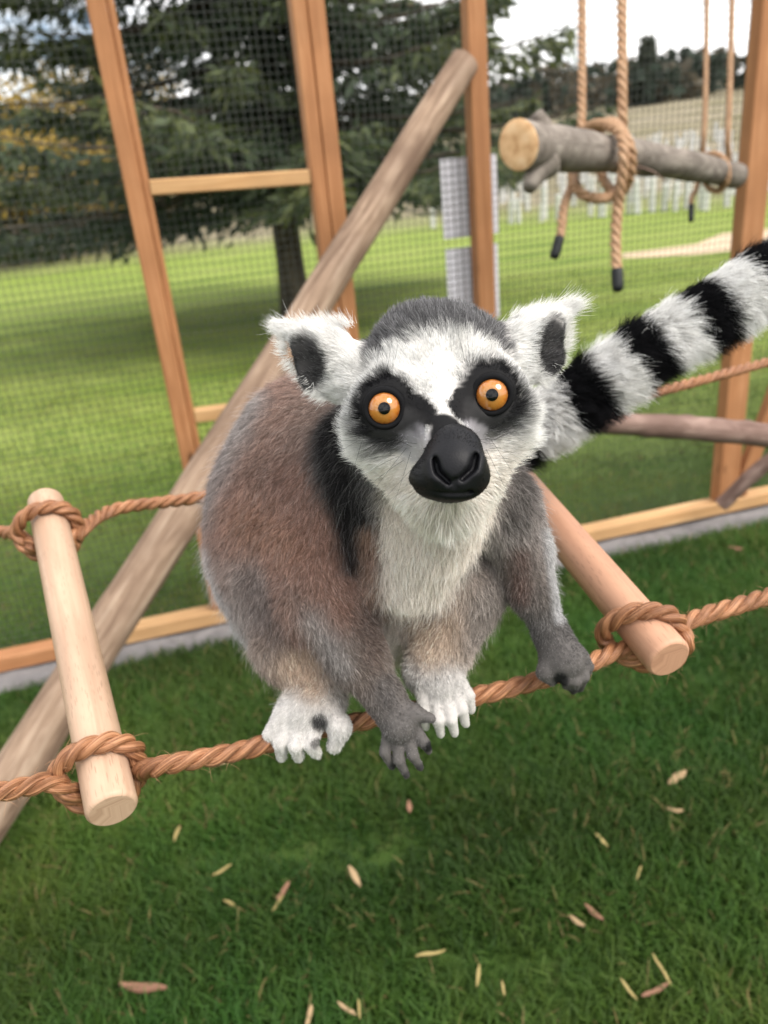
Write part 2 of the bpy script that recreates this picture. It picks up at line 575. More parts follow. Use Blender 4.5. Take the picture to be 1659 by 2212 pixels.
pole = empty('leaning_pole', pg, 'weathered grey peeled log pole leaning against the fence', 'pole')
v, f, uv = tube(line, rad, 20, True, knob)
mesh('trunk', v, f, M['weathered'], pole, uv=uv)
for px, py, dd, sgn in ((85, 1508, 1.47, -1),):
    base = P(px + 28, py + 8, dd)
    tip = P(px, py - 8, dd)
    v, f, uv = tube(np.array([base, (base + tip) / 2, tip]), [0.012, 0.009, 0.007], 8)
    mesh('branch_stub', v, f, M['cut'], pole, uv=uv)

# ------------------------------------------------------------------ twisted ropes
FUZZ = []
def rope(name, path, R, mat, parent=None, label=None, cat='rope', group=None, pitch=2.9, seg=9, strands=3, step=0.3):
    p, s = resample(np.asarray(path), R * step)
    t, nn, bb = frames(p)
    if parent is None:
        parent = empty(name, p[0], label, cat, group)
    for k in range(strands):
        ph = 2 * math.pi * (k / strands - s / (pitch * 2 * R))
        off = 0.52 * R * (1 + 0.04 * np.sin(s / R * 0.9 + k * 2))
        c = p + off[:, None] * (np.cos(ph)[:, None] * nn + np.sin(ph)[:, None] * bb)
        rad = 0.51 * R * (1 + 0.05 * np.sin(s / R * 0.55 + k))
        v, f, uv = tube(c, rad, seg)
        mesh('strand', v, f, mat, parent, uv=uv)
    FUZZ.append((parent, p, t, nn, bb, R))
    return parent

def turn(axis0, axisd, rr, R, offs):
    """points of a round turn on a bar: behind it, over its front, behind again"""
    d = axisd / np.linalg.norm(axisd)
    view = axis0 - CAM
    view /= np.linalg.norm(view)
    side = RT - d * np.dot(RT, d)
    side -= view * np.dot(side, view)
    side /= np.linalg.norm(side)
    fr = np.cross(side, d)
    if np.dot(fr, view) > 0:
        fr = -fr                            # towards the camera
    pts = []
    for an in np.linspace(200, 700, 26):    # 180 left, 270 behind, 360 right, 450 front, 540 left, 630 behind, 720 right
        a = math.radians(an)
        off = np.interp(an, [180, 270, 360, 450, 540, 630, 720], offs)
        q = rr + R * np.interp(an, [180, 270, 360, 450, 540, 600, 640, 720], [.95, .9, 1.0, .9, 1.9, 1.6, 1.0, 1.1])
        pts.append(axis0 + d * off + q * (math.cos(a) * side + math.sin(a) * fr))
    return pts

RUNGR, ROPER = 0.0150, 0.0061
A0, A1 = P(243, 1752, 0.45), P(98, 1082, 0.685)          # left rung, near and far end
B0, B1 = P(1447, 1425, 0.485), P(985, 882, 0.80)         # right rung
def rung(name, a, b, mat, label):
    n = 46
    d = (b - a)
    q = np.concatenate([np.linspace(0, 0.02, 10), np.linspace(0.03, 0.97, 30), np.linspace(0.98, 1, 10)])
    line = a[None] + q[:, None] * d[None]
    L = np.linalg.norm(d)
    s = np.minimum(q, 1 - q) * L
    rad = RUNGR * np.where(s < 0.003, np.sqrt(np.clip(1 - ((0.003 - s) / 0.003) ** 2 * 0.25, 0, 1)), 1)
    v, f, uv = tube(line, rad, 40)
    o = mesh(name, v, f, mat, uv=uv, origin=(a + b) / 2)
    # crisp end faces
    for pl in o.data.polygons:
        if len(pl.vertices) > 4:
            pl.use_smooth = False
    tag(o, label, 'rung', 'rungs of the rope ladder')
rung('ladder_rung', A0, A1, M['beech'], 'pale beech dowel rung tied into both ladder ropes')
rung('ladder_rung', B0, B1, M['beech_red'], 'reddish dowel rung running behind the lemur')

def hitch(a, b, base, k=1.0):
    d = (b - a) / np.linalg.norm(b - a)
    return turn(a + d * base, d, RUNGR, ROPER, [k * q for q in (.028, .027, .032, .034, .036, .017, .027)])
hL = hitch(A0, A1, 0.0)
hR = hitch(B0, B1, -0.005)
hfL = hitch(A0, A1, np.linalg.norm(A1 - A0) - 0.074)
hfR = hitch(B0, B1, np.linalg.norm(B1 - B0) - 0.078)
near = [P(-1500, 1960, 0.36), P(-700, 1842, 0.395), P(-260, 1760, 0.425), P(0, 1712, 0.445), P(105, 1690, 0.455)] + hL + [P(345, 1655, 0.462), P(520, 1622, 0.468), P(650, 1585, 0.476), P(780, 1558, 0.481), P(920, 1528, 0.486), P(1120, 1482, 0.492), P(1240, 1445, 0.497)] + hR + [P(1480, 1345, 0.512), P(1659, 1288, 0.525), P(1900, 1205, 0.545), P(2400, 1035, 0.59), P(3100, 800, 0.66)]
rope('ladder_rope', catmull(near, 8), ROPER, M['rope'], None, 'copper brown twisted rope under the lemur feet tied around both rungs', 'rope', 'side ropes of the ladder')
far = [P(-1500, 1300, 0.64), P(-700, 1222, 0.675), P(-260, 1175, 0.70), P(0, 1150, 0.705)] + hfL + [P(250, 1100, 0.72), P(440, 1073, 0.735), P(720, 1015, 0.765)] + hfR + [P(1200, 900, 0.84), P(1400, 852, 0.88), P(1659, 782, 0.93), P(1900, 715, 0.98), P(2400, 580, 1.08), P(2900, 445, 1.19)]
rope('ladder_rope', catmull(far, 8), ROPER, M['rope'], None, 'copper brown twisted rope passing behind the lemur under its ringed tail', 'rope', 'side ropes of the ladder')

# ------------------------------------------------------------------ hanging log with its slings
La, Lb = P(1120, 314, 1.40), P(1592, 382, 2.05)
def lg(u):
    return La + (Lb - La) * u
n = 60
line = np.array([lg(u) for u in np.linspace(0, 1, n)])
line += np.array([0, 0, 1])[None] * (0.010 * np.sin(np.linspace(0, 3.0, n)))[:, None]
lrad = np.interp(np.linspace(0, 1, n), [0, 0.04, 0.12, 0.3, 1], [0.044, 0.0445, 0.042, 0.038, 0.030])
hlog = empty('hanging_log', lg(0.5), 'grey barked log with pale sawn end slung on ropes', 'log')
def lb(u, a):
    return 1 + 0.03 * np.sin(2 * a + 4 * u) + 0.03 * np.sin(23 * u + 2 * a) + 0.018 * np.sin(57 * u - a)
v, f, uv = tube(line, lrad, 24, True, lb)
mesh('log_body', v, f[:-2] + [f[-1]], M['bark'], hlog, uv=uv)
t0 = (Lb - La) / np.linalg.norm(Lb - La)
cv = np.vstack([v[:24] * 0.94 + line[0] * 0.06 - t0 * 0.002, v[:24] * 0.55 + line[0] * 0.45 - t0 * 0.003, [line[0] - t0 * 0.0025]])
cf = [[j, (j + 1) % 24, 24 + (j + 1) % 24, 24 + j][::-1] for j in range(24)] + [[24 + j, 24 + (j + 1) % 24, 48][::-1] for j in range(24)]
rimf = v[:24]
cv = np.vstack([cv, rimf])
cf += [[49 + j, 49 + (j + 1) % 24, (j + 1) % 24, j][::-1] for j in range(24)]
mesh('sawn_end', cv, cf, M['cut'], hlog)
def stub(p0, p1, r0, r1, name, mat):
    v, f, uv = tube(catmull([p0, (p0 * 0.6 + p1 * 0.4) + np.array([0, 0, 0.003]), p1], 5), np.linspace(r0, r1, 11), 10)
    mesh(name, v, f, mat, hlog, uv=uv)
stub(P(1178, 290, 1.44), P(1158, 246, 1.42), 0.022, 0.013, 'branch_stub', M['bark'])
stub(P(1175, 350, 1.44), P(1142, 408, 1.42), 0.034, 0.012, 'branch_stub', M['bark'])
stub(P(1392, 335, 1.75), P(1380, 318, 1.74), 0.010, 0.006, 'branch_stub', M['bark'])
v, f, uv = tube(catmull([P(1315, 345, 1.58), P(1340, 356, 1.56), P(1400, 366, 1.60), P(1440, 392, 1.66)], 6), 0.0016, 6)
mesh('twig', v, f, M['branch'], hlog, uv=uv)

def sling(pts, R, label, mat=M['manila'], tip=True):
    path = catmull(pts, 8)
    r = rope('sling_rope', path, R, mat, None, label, 'rope', 'slings of the hanging log', pitch=2.6, seg=8, step=0.45)
    if tip:
        d = path[-1] - path[-2]
        d /= np.linalg.norm(d)
        v, f, uv = tube(np.array([path[-1] - d * 0.008 + d * 0.045 * k / 6 for k in range(7)]), R * np.array([1.06, 1.12, 1.1, 1.1, 1.08, 1.05, 0.8]), 12)
        mesh('tape_end', v, f, M['tape'], r, uv=uv)
    return r
ZT = -60
sling([P(1250, -260, 1.66), P(1256, ZT, 1.66), P(1257, 150, 1.66), P(1256, 260, 1.67), P(1250, 330, 1.68), P(1236, 395, 1.64), P(1218, 445, 1.60), P(1212, 500, 1.59), P(1207, 520, 1.59)], 0.0095, 'straight sling rope behind the sawn log end with short taped tail')
sling([P(1338, -260, 1.66), P(1342, ZT, 1.66), P(1344, 150, 1.66), P(1345, 260, 1.68), P(1346, 330, 1.72), P(1335, 410, 1.70), P(1290, 428, 1.62), P(1245, 408, 1.60), P(1240, 350, 1.66), P(1262, 285, 1.66), P(1300, 268, 1.59), P(1345, 290, 1.53), P(1364, 335, 1.53), P(1356, 395, 1.58), P(1330, 418, 1.68), P(1300, 380, 1.735), P(1290, 300, 1.70), P(1312, 266, 1.61), P(1336, 278, 1.545), P(1348, 330, 1.52), P(1342, 395, 1.54), P(1334, 450, 1.565), P(1330, 520, 1.57), P(1333, 590, 1.57)], 0.0112, 'sling rope looped over the log with long taped tail hanging down')
sling([P(1527, -260, 1.96), P(1527, ZT, 1.96), P(1524, 200, 1.96), P(1520, 300, 1.97), P(1515, 350, 2.03), P(1505, 405, 2.0), P(1494, 425, 1.98), P(1493, 448, 1.98)], 0.0066, 'far sling rope by the right post with thin short tail')
sling([P(1582, -260, 1.99), P(1582, ZT, 1.99), P(1576, 200, 1.99), P(1572, 300, 2.0), P(1574, 350, 2.06), P(1560, 408, 2.04), P(1530, 405, 1.98), P(1518, 370, 2.0), P(1522, 338, 2.0), P(1550, 334, 1.955), P(1570, 355, 1.945), P(1572, 390, 1.955), P(1556, 408, 2.0)], 0.0078, 'far sling rope wrapped around the thin log end', tip=False)

# ------------------------------------------------------------------ perch branch and stick at the right
pp = catmull([P(1195, 908, 1.30), P(1310, 914, 1.33), P(1420, 920, 1.36), P(1540, 929, 1.40), P(1659, 941, 1.44), P(1800, 955, 1.50), P(1980, 960, 1.56)], 10)
rad = np.interp(np.linspace(0, 1, len(pp)), [0, 1], [0.018, 0.025])
def kb(u, a):
    o = 1 + 0.04 * np.sin(2 * a + 12 * u) + 0.03 * np.sin(40 * u)
    for uu, a0 in ((0.42, 4.2), (0.6, 4.6), (0.3, 1.0)):
        da = np.abs((a - a0 + math.pi) % (2 * math.pi) - math.pi)
        o = o + 0.2 * np.exp(-((u - uu) / 0.02) ** 2 - (da / 0.5) ** 2)
    return o
v, f, uv = tube(pp, rad, 18, True, kb)
tag(mesh('perch_branch', v, f, M['branch'], uv=uv), 'purplish brown perch branch running out from behind the ringed tail', 'branch')
sa, sb = P(1700, 968, 2.30), P(1572, 1078, 2.42)
v, f, uv = tube(catmull([sa, (sa + sb) / 2 + np.array([0, 0, 0.01]), sb, sb + (sb - sa) * 0.12], 8), 0.023, 12, True, kb)
tag(mesh('leaning_stick', v, f, M['branch'], uv=uv), 'dark bark stick leaning at the foot of the right fence post', 'stick')

# ------------------------------------------------------------------ hair curves
def strands(name, pts, rad, colr, mat, parent=None, kind='stuff'):
    """pts (n, k, 3) world; rad (n, k); colr (n, 3) or (n, k, 3)"""
    n, k, _ = pts.shape
    base = np.array(wloc(parent)) if parent is not None else np.array([pts[:, 0, 0].mean(), pts[:, 0, 1].mean(), pts[:, 0, 2].min()])
    hc = bpy.data.hair_curves.new(name)
    hc.add_curves([k] * n)
    hc.attributes['position'].data.foreach_set('vector', (pts - base).astype(np.float32).ravel())
    a = hc.attributes.get('radius') or hc.attributes.new('radius', 'FLOAT', 'POINT')
    a.data.foreach_set('value', np.broadcast_to(rad, (n, k)).astype(np.float32).ravel())
    c = np.ones((n, k, 4), np.float32)
    c[..., :3] = colr if colr.ndim == 3 else colr[:, None]
    a = hc.attributes.new('col', 'FLOAT_COLOR', 'POINT')
    a.data.foreach_set('color', c.ravel())
    hc.materials.append(mat)
    o = bpy.data.objects.new(name, hc)
    o.parent = parent
    if parent is None:
        o.location = Vector(base)
    if kind:
        o['kind'] = kind
    col.objects.link(o)
    return o

def wob(p, f, seed):
    """cheap smooth vector noise"""
    r = np.random.default_rng(seed)
    o = np.zeros_like(p)
    for k in range(4):
        w = r.normal(size=(3, 3)) * f * (1.0 + 0.6 * k)
        ph = r.random(3) * 6.28
        o += np.sin(p @ w.T + ph) / (1 + 0.5 * k)
    return o * 0.5

# ------------------------------------------------------------------ the lemur
# built as one implicit body in a local frame (right, up, away), then meshed
def cc(x, y, d):
    return np.array([(x - 829.5) / FPX * d, -(y - 1106.0) / FPX * d, d])
def to_world(q):
    return CAM + q[..., 0:1] * RT + q[..., 1:2] * UP + q[..., 2:3] * FW

WHITE, CREAM, BLACK = (0.79, 0.78, 0.76), (0.83, 0.75, 0.67), (0.007, 0.007, 0.008)
BROWN, GREYB, GREY = (0.33, 0.205, 0.165), (0.30, 0.225, 0.195), (0.33, 0.295, 0.28)
PALE, DARK = (0.50, 0.49, 0.48), (0.085, 0.08, 0.08)
HAND, SHIN, ARM = (0.125, 0.118, 0.115), (0.50, 0.38, 0.29), (0.19, 0.155, 0.135)

PR = []
def cap(a, b, ra, rb, color, fl, k=0.010, flow=None, sub=False, zone='body'):
    A, B = cc(*a), cc(*b)
    PR.append(dict(t='c', a=A, b=B, ra=ra * a[2] / FPX, rb=rb * b[2] / FPX, col=np.array(color), fl=fl, k=k,
                   flow=(B - A if flow is None else np.array(flow, float)), sub=sub, zone=zone))
def ell(c, r, color, fl, k=0.010, flow=(0, -1, 0), sub=False, zone='body', rot=0.0, yaw=0.0):
    q = c[2] / FPX
    ca, sa = math.cos(rot), math.sin(rot)
    Rz = np.array([[ca, -sa, 0], [sa, ca, 0], [0, 0, 1.0]])
    cy, sy = math.cos(yaw), math.sin(yaw)
    Ry = np.array([[cy, 0, sy], [0, 1, 0], [-sy, 0, cy]])
    PR.append(dict(t='e', a=cc(*c), r=np.array(r) * q, R=Rz @ Ry, col=np.array(color), fl=fl, k=k, flow=np.array(flow, float), sub=sub, zone=zone))

# torso: hunched back, hips, chest (colours of the coat, flow of the hair along each piece)
cap((760, 965, .520), (690, 985, .540), 140, 150, GREYB, .0115, .030, (-.5, -1, .2))
cap((690, 985, .540), (645, 1100, .555), 150, 160, BROWN, .0120, .030, (-.3, -1, 0))
cap((645, 1100, .555), (645, 1210, .560), 162, 158, BROWN, .0130, .030, (-.2, -1, 0))
cap((645, 1210, .560), (655, 1310, .560), 158, 122, GREY, .0140, .030, (-.2, -1, 0))
cap((840, 1010, .470), (900, 1130, .480), 130, 120, DARK, .0110, .025, (0, -1, 0))
cap((740, 1080, .500), (760, 1230, .500), 120, 110, BROWN, .0110, .025, (-.1, -1, 0))
cap((945, 1090, .445), (890, 1240, .470), 100, 70, CREAM, .0150, .020, (-.05, -1, -.1))
cap((850, 1200, .520), (870, 1330, .530), 120, 95, CREAM, .0120, .025, (0, -1, 0))
cap((1040, 1040, .470), (1085, 1100, .475), 75, 66, GREY, .0120, .020, (.3, -1, 0))
# arm on the brown flank side
cap((705, 1190, .495), (690, 1310, .480), 105, 78, BROWN, .0100, .020)
cap((700, 1300, .480), (765, 1410, .466), 82, 58, ARM, .0085, .014)
cap((765, 1410, .466), (832, 1508, .455), 56, 36, ARM, .0065, .012)
# other arm
cap((1080, 1090, .475), (1130, 1190, .478), 62, 50, GREY, .0090, .016)
cap((1130, 1190, .478), (1150, 1275, .480), 48, 42, ARM, .0065, .012)
cap((1150, 1275, .480), (1192, 1372, .480), 42, 30, HAND, .0055, .010)
# flank-side leg
cap((630, 1290, .520), (628, 1385, .505), 108, 74, (0.31, 0.265, 0.245), .0130, .020)
cap((640, 1390, .500), (690, 1500, .482), 68, 48, SHIN, .0090, .014)
# other leg: thigh and knee in front of the belly, shin down to the rope
cap((930, 1290, .520), (1000, 1270, .497), 85, 72, GREY, .0120, .018, (.2, -1, 0))
cap((985, 1285, .497), (935, 1440, .490), 72, 44, SHIN, .0100, .016)
cap((1020, 1270, .500), (975, 1400, .494), 50, 36, GREY, .0110, .014)
# feet on the rope
ell((658, 1540, .476), (66, 40, 42), WHITE, .0060, .010, (-.6, -1, 0), rot=.25)
cap((690, 1505, .482), (655, 1540, .474), 44, 42, WHITE, .0070, .010)
for (x0, y0, x1, y1, x2, y2, d1) in ((612, 1545, 584, 1585, 582, 1615, .470), (632, 1555, 606, 1605, 608, 1634, .467), (655, 1560, 638, 1612, 645, 1636, .464), (678, 1562, 672, 1610, 684, 1628, .465)):
    cap((x0, y0, .468), (x1, y1, d1 - .002), 19, 15, WHITE, .0030, .0015)
    cap((x1, y1, d1 - .002), (x2, y2, d1 + .006), 15, 12, WHITE, .0026, .0015)
cap((705, 1535, .472), (735, 1570, .466), 24, 20, WHITE, .0045, .005)
cap((735, 1570, .466), (722, 1612, .468), 20, 15, WHITE, .0040, .005)
ell((942, 1464, .486), (52, 36, 42), PALE, .0065, .010, (.2, -1, 0), rot=-.3)
cap((922, 1445, .488), (955, 1485, .482), 40, 36, PALE, .0060, .010)
for (x0, y0, x1, y1, x2, y2, d1) in ((915, 1485, 915, 1540, 920, 1570, .475), (938, 1490, 946, 1556, 952, 1586, .472), (960, 1488, 975, 1555, 982, 1584, .472), (975, 1480, 998, 1532, 1006, 1564, .475), (988, 1468, 1012, 1502, 1018, 1534, .479)):
    cap((x0, y0, .478), (x1, y1, d1), 16, 13, WHITE, .0026, .0015)
    cap((x1, y1, d1), (x2, y2, d1 + .005), 13, 10, WHITE, .0015, .0015)
# hand hanging in front of the rope
cap((832, 1508, .455), (863, 1566, .449), 36, 40, HAND, .0030, .008)
for (x0, y0, x1, y1, x2, y2, d1) in ((842, 1578, 831, 1625, 847, 1656, .448), (860, 1585, 862, 1642, 878, 1674, .446), (880, 1580, 892, 1632, 908, 1658, .445), (893, 1568, 917, 1605, 926, 1622, .446)):
    cap((x0, y0, .449), (x1, y1, d1), 15, 12, HAND, .0024, .0015)
    cap((x1, y1, d1), (x2, y2, d1 + .004), 12, 9, HAND, .0018, .0015)
cap((855, 1535, .452), (895, 1540, .446), 22, 16, HAND, .0025, .006)
cap((895, 1540, .446), (932, 1552, .443), 15, 11, HAND, .0020, .004)
# hand closed on the rope by the second rung
cap((1192, 1372, .480), (1222, 1425, .474), 34, 46, HAND, .0030, .008)
for (x0, y0, x1, y1, x2, y2, d1) in ((1250, 1432, 1262, 1462, 1252, 1488, .470), (1235, 1438, 1244, 1472, 1238, 1492, .468), (1258, 1418, 1270, 1440, 1264, 1468, .474), (1218, 1440, 1224, 1470, 1222, 1482, .469)):
    cap((x0, y0, .472), (x1, y1, d1), 15, 12, HAND, .0024, .0015)
    cap((x1, y1, d1), (x2, y2, d1 + .010), 12, 9, HAND, .0018, .0015)
cap((1190, 1415, .476), (1176, 1452, .472), 22, 16, HAND, .0025, .006)
cap((1176, 1452, .472), (1192, 1472, .474), 15, 11, HAND, .0020, .004)
FEET = (0.64, 0.625, 0.61)
for q in PR:
    if (q['col'] == np.array(WHITE)).all():
        q['col'] = np.array(FEET)
# neck
cap((900, 930, .435), (830, 1010, .480), 130, 125, DARK, .0100, .020, (-.4, -1, .4))
NBODY = len(PR)
# head
ell((944, 792, .418), (158, 132, 150), GREY, .0060, .020, zone='head')
ell((950, 895, .408), (152, 112, 130), WHITE, .0060, .020, zone='head')
cap((838, 935, .402), (900, 1015, .402), 68, 62, WHITE, .0090, .020, zone='head')
cap((1072, 920, .402), (1030, 1010, .400), 62, 58, WHITE, .0090, .020, zone='head')
cap((968, 1040, .380), (960, 1075, .398), 50, 66, CREAM, .0120, .016, zone='head')
cap((948, 885, .388), (975, 985, .3525), 60, 48, WHITE, .0035, .016, zone='head')
EYES = [np.array((830, 882, .3780)), np.array((1063, 853, .3780))]
for e in EYES:
    ell((e[0], e[1], .3870), (70, 66, 66), BLACK, .0020, .012, zone='head')
for e in EYES:
    ell((e[0], e[1], e[2] - .002), (40, 40, 40), BLACK, .0020, .003, zone='head', sub=True)
# ears: shallow cups
for (cx, cy, tx, ty, yaw, sx) in ((700, 782, 612, 705, -.35, -1), (1152, 752, 1228, 668, .35, 1)):
    ell((cx, cy, .412), (80, 74, 20), WHITE, .0050, .008, (sx, .55, 0), zone='ear', rot=(.35 if sx > 0 else -.35), yaw=yaw)
    cap((cx + 6 * sx, cy - 30, .414), (tx, ty, .416), 42, 12, WHITE, .0070, .008, (sx, .55, 0), zone='ear')
    cap((cx - 55 * sx, cy + 20, .414), (cx - 10 * sx, cy - 5, .414), 58, 45, WHITE, .0055, .010, (sx, .1, 0), zone='ear')
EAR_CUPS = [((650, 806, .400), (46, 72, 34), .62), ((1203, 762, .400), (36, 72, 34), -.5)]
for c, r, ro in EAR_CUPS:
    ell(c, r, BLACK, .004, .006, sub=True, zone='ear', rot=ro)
# tail
TL = catmull([cc(665, 1270, .610), cc(760, 1180, .635), cc(960, 1040, .625), cc(1120, 935, .605), cc(1251, 853, .585), cc(1373, 772, .578), cc(1507, 686, .572), cc(1640, 606, .570), cc(1780, 525, .572), cc(1920, 452, .58)], 3)
for i in range(len(TL) - 1):
    r0 = .0150 if i > 6 else .012
    PR.append(dict(t='c', a=TL[i], b=TL[i + 1], ra=r0, rb=r0, col=np.array(WHITE), fl=.0165, k=.008, flow=TL[i + 1] - TL[i], sub=False, zone='tail'))

def sdf(pr, p):
    if pr['t'] == 'c':
        ba = pr['b'] - pr['a']
        h = np.clip(((p - pr['a']) @ ba) / (ba @ ba), 0, 1)
        return np.linalg.norm(p - pr['a'] - h[..., None] * ba, axis=-1) - (pr['ra'] + (pr['rb'] - pr['ra']) * h)
    q = (p - pr['a']) @ pr['R']
    k0 = np.linalg.norm(q / pr['r'], axis=-1)
    k1 = np.linalg.norm(q / pr['r'] ** 2, axis=-1) + 1e-9
    return k0 * (k0 - 1) / k1

def bbox(pr, pad):
    if pr['t'] == 'c':
        r = max(pr['ra'], pr['rb']) + pad
        return np.minimum(pr['a'], pr['b']) - r, np.maximum(pr['a'], pr['b']) + r
    r = pr['r'].max() + pad
    return pr['a'] - r, pr['a'] + r

def field(prims, h, pad=0.03):
    lo = np.min([bbox(p, 0.012)[0] for p in prims if not p['sub']], axis=0)
    hi = np.max([bbox(p, 0.012)[1] for p in prims if not p['sub']], axis=0)
    n = np.ceil((hi - lo) / h).astype(int) + 1
    fld = np.full(n, 0.05, np.float32)
    for pr in prims:
        a, b = bbox(pr, pad)
        i0 = np.maximum(((a - lo) / h).astype(int), 0)
        i1 = np.minimum(((b - lo) / h).astype(int) + 2, n)
        if (i1 <= i0).any():
            continue
        ax = [lo[k] + h * np.arange(i0[k], i1[k]) for k in range(3)]
        g = np.stack(np.meshgrid(*ax, indexing='ij'), -1)
        d = sdf(pr, g).astype(np.float32)
        sl = tuple(slice(i0[k], i1[k]) for k in range(3))
        cur = fld[sl]
        k = pr['k']
        if pr['sub']:
            d = -d
            hh = np.maximum(k - np.abs(cur - d), 0) / k
            fld[sl] = np.maximum(cur, d) + hh * hh * k / 4
        else:
            hh = np.maximum(k - np.abs(cur - d), 0) / k
            fld[sl] = np.minimum(cur, d) - hh * hh * k / 4
    return fld, lo

def nets(fld, lo, h):
    """surface nets: vertices (n,3), quads (m,4)"""
    ins = fld < 0
    n = fld.shape
    def cn(a, i, j, k):
        return a[i:n[0] - 1 + i, j:n[1] - 1 + j, k:n[2] - 1 + k]
    cnt = np.zeros([q - 1 for q in n], np.int8)
    for i in (0, 1):
        for j in (0, 1):
            for k in (0, 1):
                cnt += cn(ins, i, j, k)
    act = (cnt > 0) & (cnt < 8)
    idx = -np.ones(act.shape, np.int64)
    c = np.argwhere(act)
    idx[act] = np.arange(len(c))
    corner = np.array([(i, j, k) for i in (0, 1) for j in (0, 1) for k in (0, 1)])
    val = np.stack([fld[c[:, 0] + o[0], c[:, 1] + o[1], c[:, 2] + o[2]] for o in corner], 1)
    acc = np.zeros((len(c), 3))
    w = np.zeros(len(c))
    for a in range(8):
        for b in range(a + 1, 8):
            if np.abs(corner[a] - corner[b]).sum() != 1:
                continue
            va, vb = val[:, a], val[:, b]
            x = (va < 0) != (vb < 0)
            t = np.where(x, va / np.where(x, va - vb, 1), 0)
            acc += np.where(x[:, None], corner[a] + t[:, None] * (corner[b] - corner[a]), 0)
            w += x
    V = lo + h * (c + acc / w[:, None])
    Q = []
    for ax in range(3):
        o1, o2 = [(1, 2), (2, 0), (0, 1)][ax]
        s0 = [slice(None)] * 3
        s1 = [slice(None)] * 3
        s0[ax], s1[ax] = slice(0, n[ax] - 1), slice(1, n[ax])
        ch = ins[tuple(s0)] != ins[tuple(s1)]
        e = np.argwhere(ch)
        e = e[(e[:, o1] > 0) & (e[:, o2] > 0) & (e[:, o1] < n[o1] - 1) & (e[:, o2] < n[o2] - 1)]
        d1 = np.zeros(3, int); d1[o1] = 1
        d2 = np.zeros(3, int); d2[o2] = 1
        g = lambda q: idx[q[:, 0], q[:, 1], q[:, 2]]
        quad = np.stack([g(e - d1 - d2), g(e - d2), g(e), g(e - d1)], 1)
        flip = ins[e[:, 0], e[:, 1], e[:, 2]]
        quad[flip] = quad[flip][:, ::-1]
        Q.append(quad[(quad >= 0).all(1)])
    return V, np.vstack(Q)

def smooth_mesh(V, Q, it=2, lam=0.5):
    e = np.vstack([Q[:, [0, 1]], Q[:, [1, 2]], Q[:, [2, 3]], Q[:, [3, 0]]])
    for _ in range(it):
        s = np.zeros_like(V)
        w = np.zeros(len(V))
        for a, b in ((0, 1), (1, 0)):
            for k in range(3):
                s[:, k] += np.bincount(e[:, a], V[e[:, b], k], len(V))
            w += np.bincount(e[:, a], minlength=len(V))
        V = V + lam * (s / np.maximum(w, 1)[:, None] - V)
    return V

def vnormals(V, Q):
    fn = np.cross(V[Q[:, 2]] - V[Q[:, 0]], V[Q[:, 3]] - V[Q[:, 1]])
    N = np.zeros_like(V)
    for c in range(4):
        for k in range(3):
            N[:, k] += np.bincount(Q[:, c], fn[:, k], len(V))
    return N / (np.linalg.norm(N, axis=1)[:, None] + 1e-12)

def sstep(a, b, x):
    t = np.clip((x - a) / (b - a), 0, 1)
    return t * t * (3 - 2 * t)

PB = PR
PR = []
cap((955, 926, .3690), (981, 975, .3565), 22, 52, BLACK, 0, .006)
cap((981, 975, .3565), (984, 1010, .3510), 50, 52, BLACK, 0, .008)
ell((984, 1003, .3470), (50, 38, 34), BLACK, 0, .006)
ell((969, 1034, .3560), (86, 50, 60), BLACK, 0, .010)
for sx in (-1, 1):
    # wing of the nostril and the comma shaped hole
    cap((984 + sx * 48, 1000 - sx * 5, .3455), (984 + sx * 42, 1024 - sx * 5, .3435), 11, 12, BLACK, 0, .004)
    for q in np.linspace(0, 1, 7):
        nx = 984 + sx * np.interp(q, [0, .5, 1], [44, 38, 14])
        ny = np.interp(q, [0, .5, 1], [988, 1016, 1038]) - sx * 4
        cap((nx, ny, .333), (nx, ny, .3460 - .002 * q), 5 + 4.5 * math.sin(math.pi * min(1, q + .12)), 4, BLACK, 0, .0024, sub=True)
cap((984, 1036, .3400), (982, 1056, .3410), 3, 3, BLACK, 0, .002, sub=True)
cap((880, 1050, .3600), (925, 1066, .3455), 3, 3, BLACK, 0, .003, sub=True)
cap((925, 1066, .3455), (1010, 1064, .3455), 3, 3, BLACK, 0, .003, sub=True)
cap((1010, 1064, .3455), (1055, 1042, .3600), 3, 3, BLACK, 0, .003, sub=True)
PM, PR = PR, PB
HB = 0.0013
fld, lo = field(PR, HB)
BV, BQ = nets(fld, lo, HB)
del fld
BV = smooth_mesh(BV, BQ, 2)
BN = vnormals(BV, BQ)
# outward test: the centre of the head lies inside, normals must point away from it
hc = cc(944, 800, .418)
nearh = np.linalg.norm(BV - hc, axis=1) < .04
if nearh.any() and (((BV - hc) * BN).sum(1)[nearh]).mean() < 0:
    BN = -BN
print('lemur verts', len(BV))

# ---- per vertex coat: colour, hair length, flow
SIG = 0.0035
W = np.zeros(len(BV)); COL = np.zeros((len(BV), 3)); FL = np.zeros(len(BV)); FLOW = np.zeros((len(BV), 3))
ZW = {z: np.zeros(len(BV)) for z in ('body', 'head', 'ear', 'tail')}
for pr in PR:
    if pr['sub']:
        continue
    d = sdf(pr, BV)
    w = np.exp(-np.clip(d, -0.004, 0.05) / SIG)
    W += w
    COL += w[:, None] * pr['col']
    FL += w * pr['fl']
    FLOW += w[:, None] * (pr['flow'] / np.linalg.norm(pr['flow']))
    ZW[pr['zone']] += w
COL /= W[:, None]; FL /= W; FLOW /= W[:, None]
for z in ZW:
    ZW[z] /= W

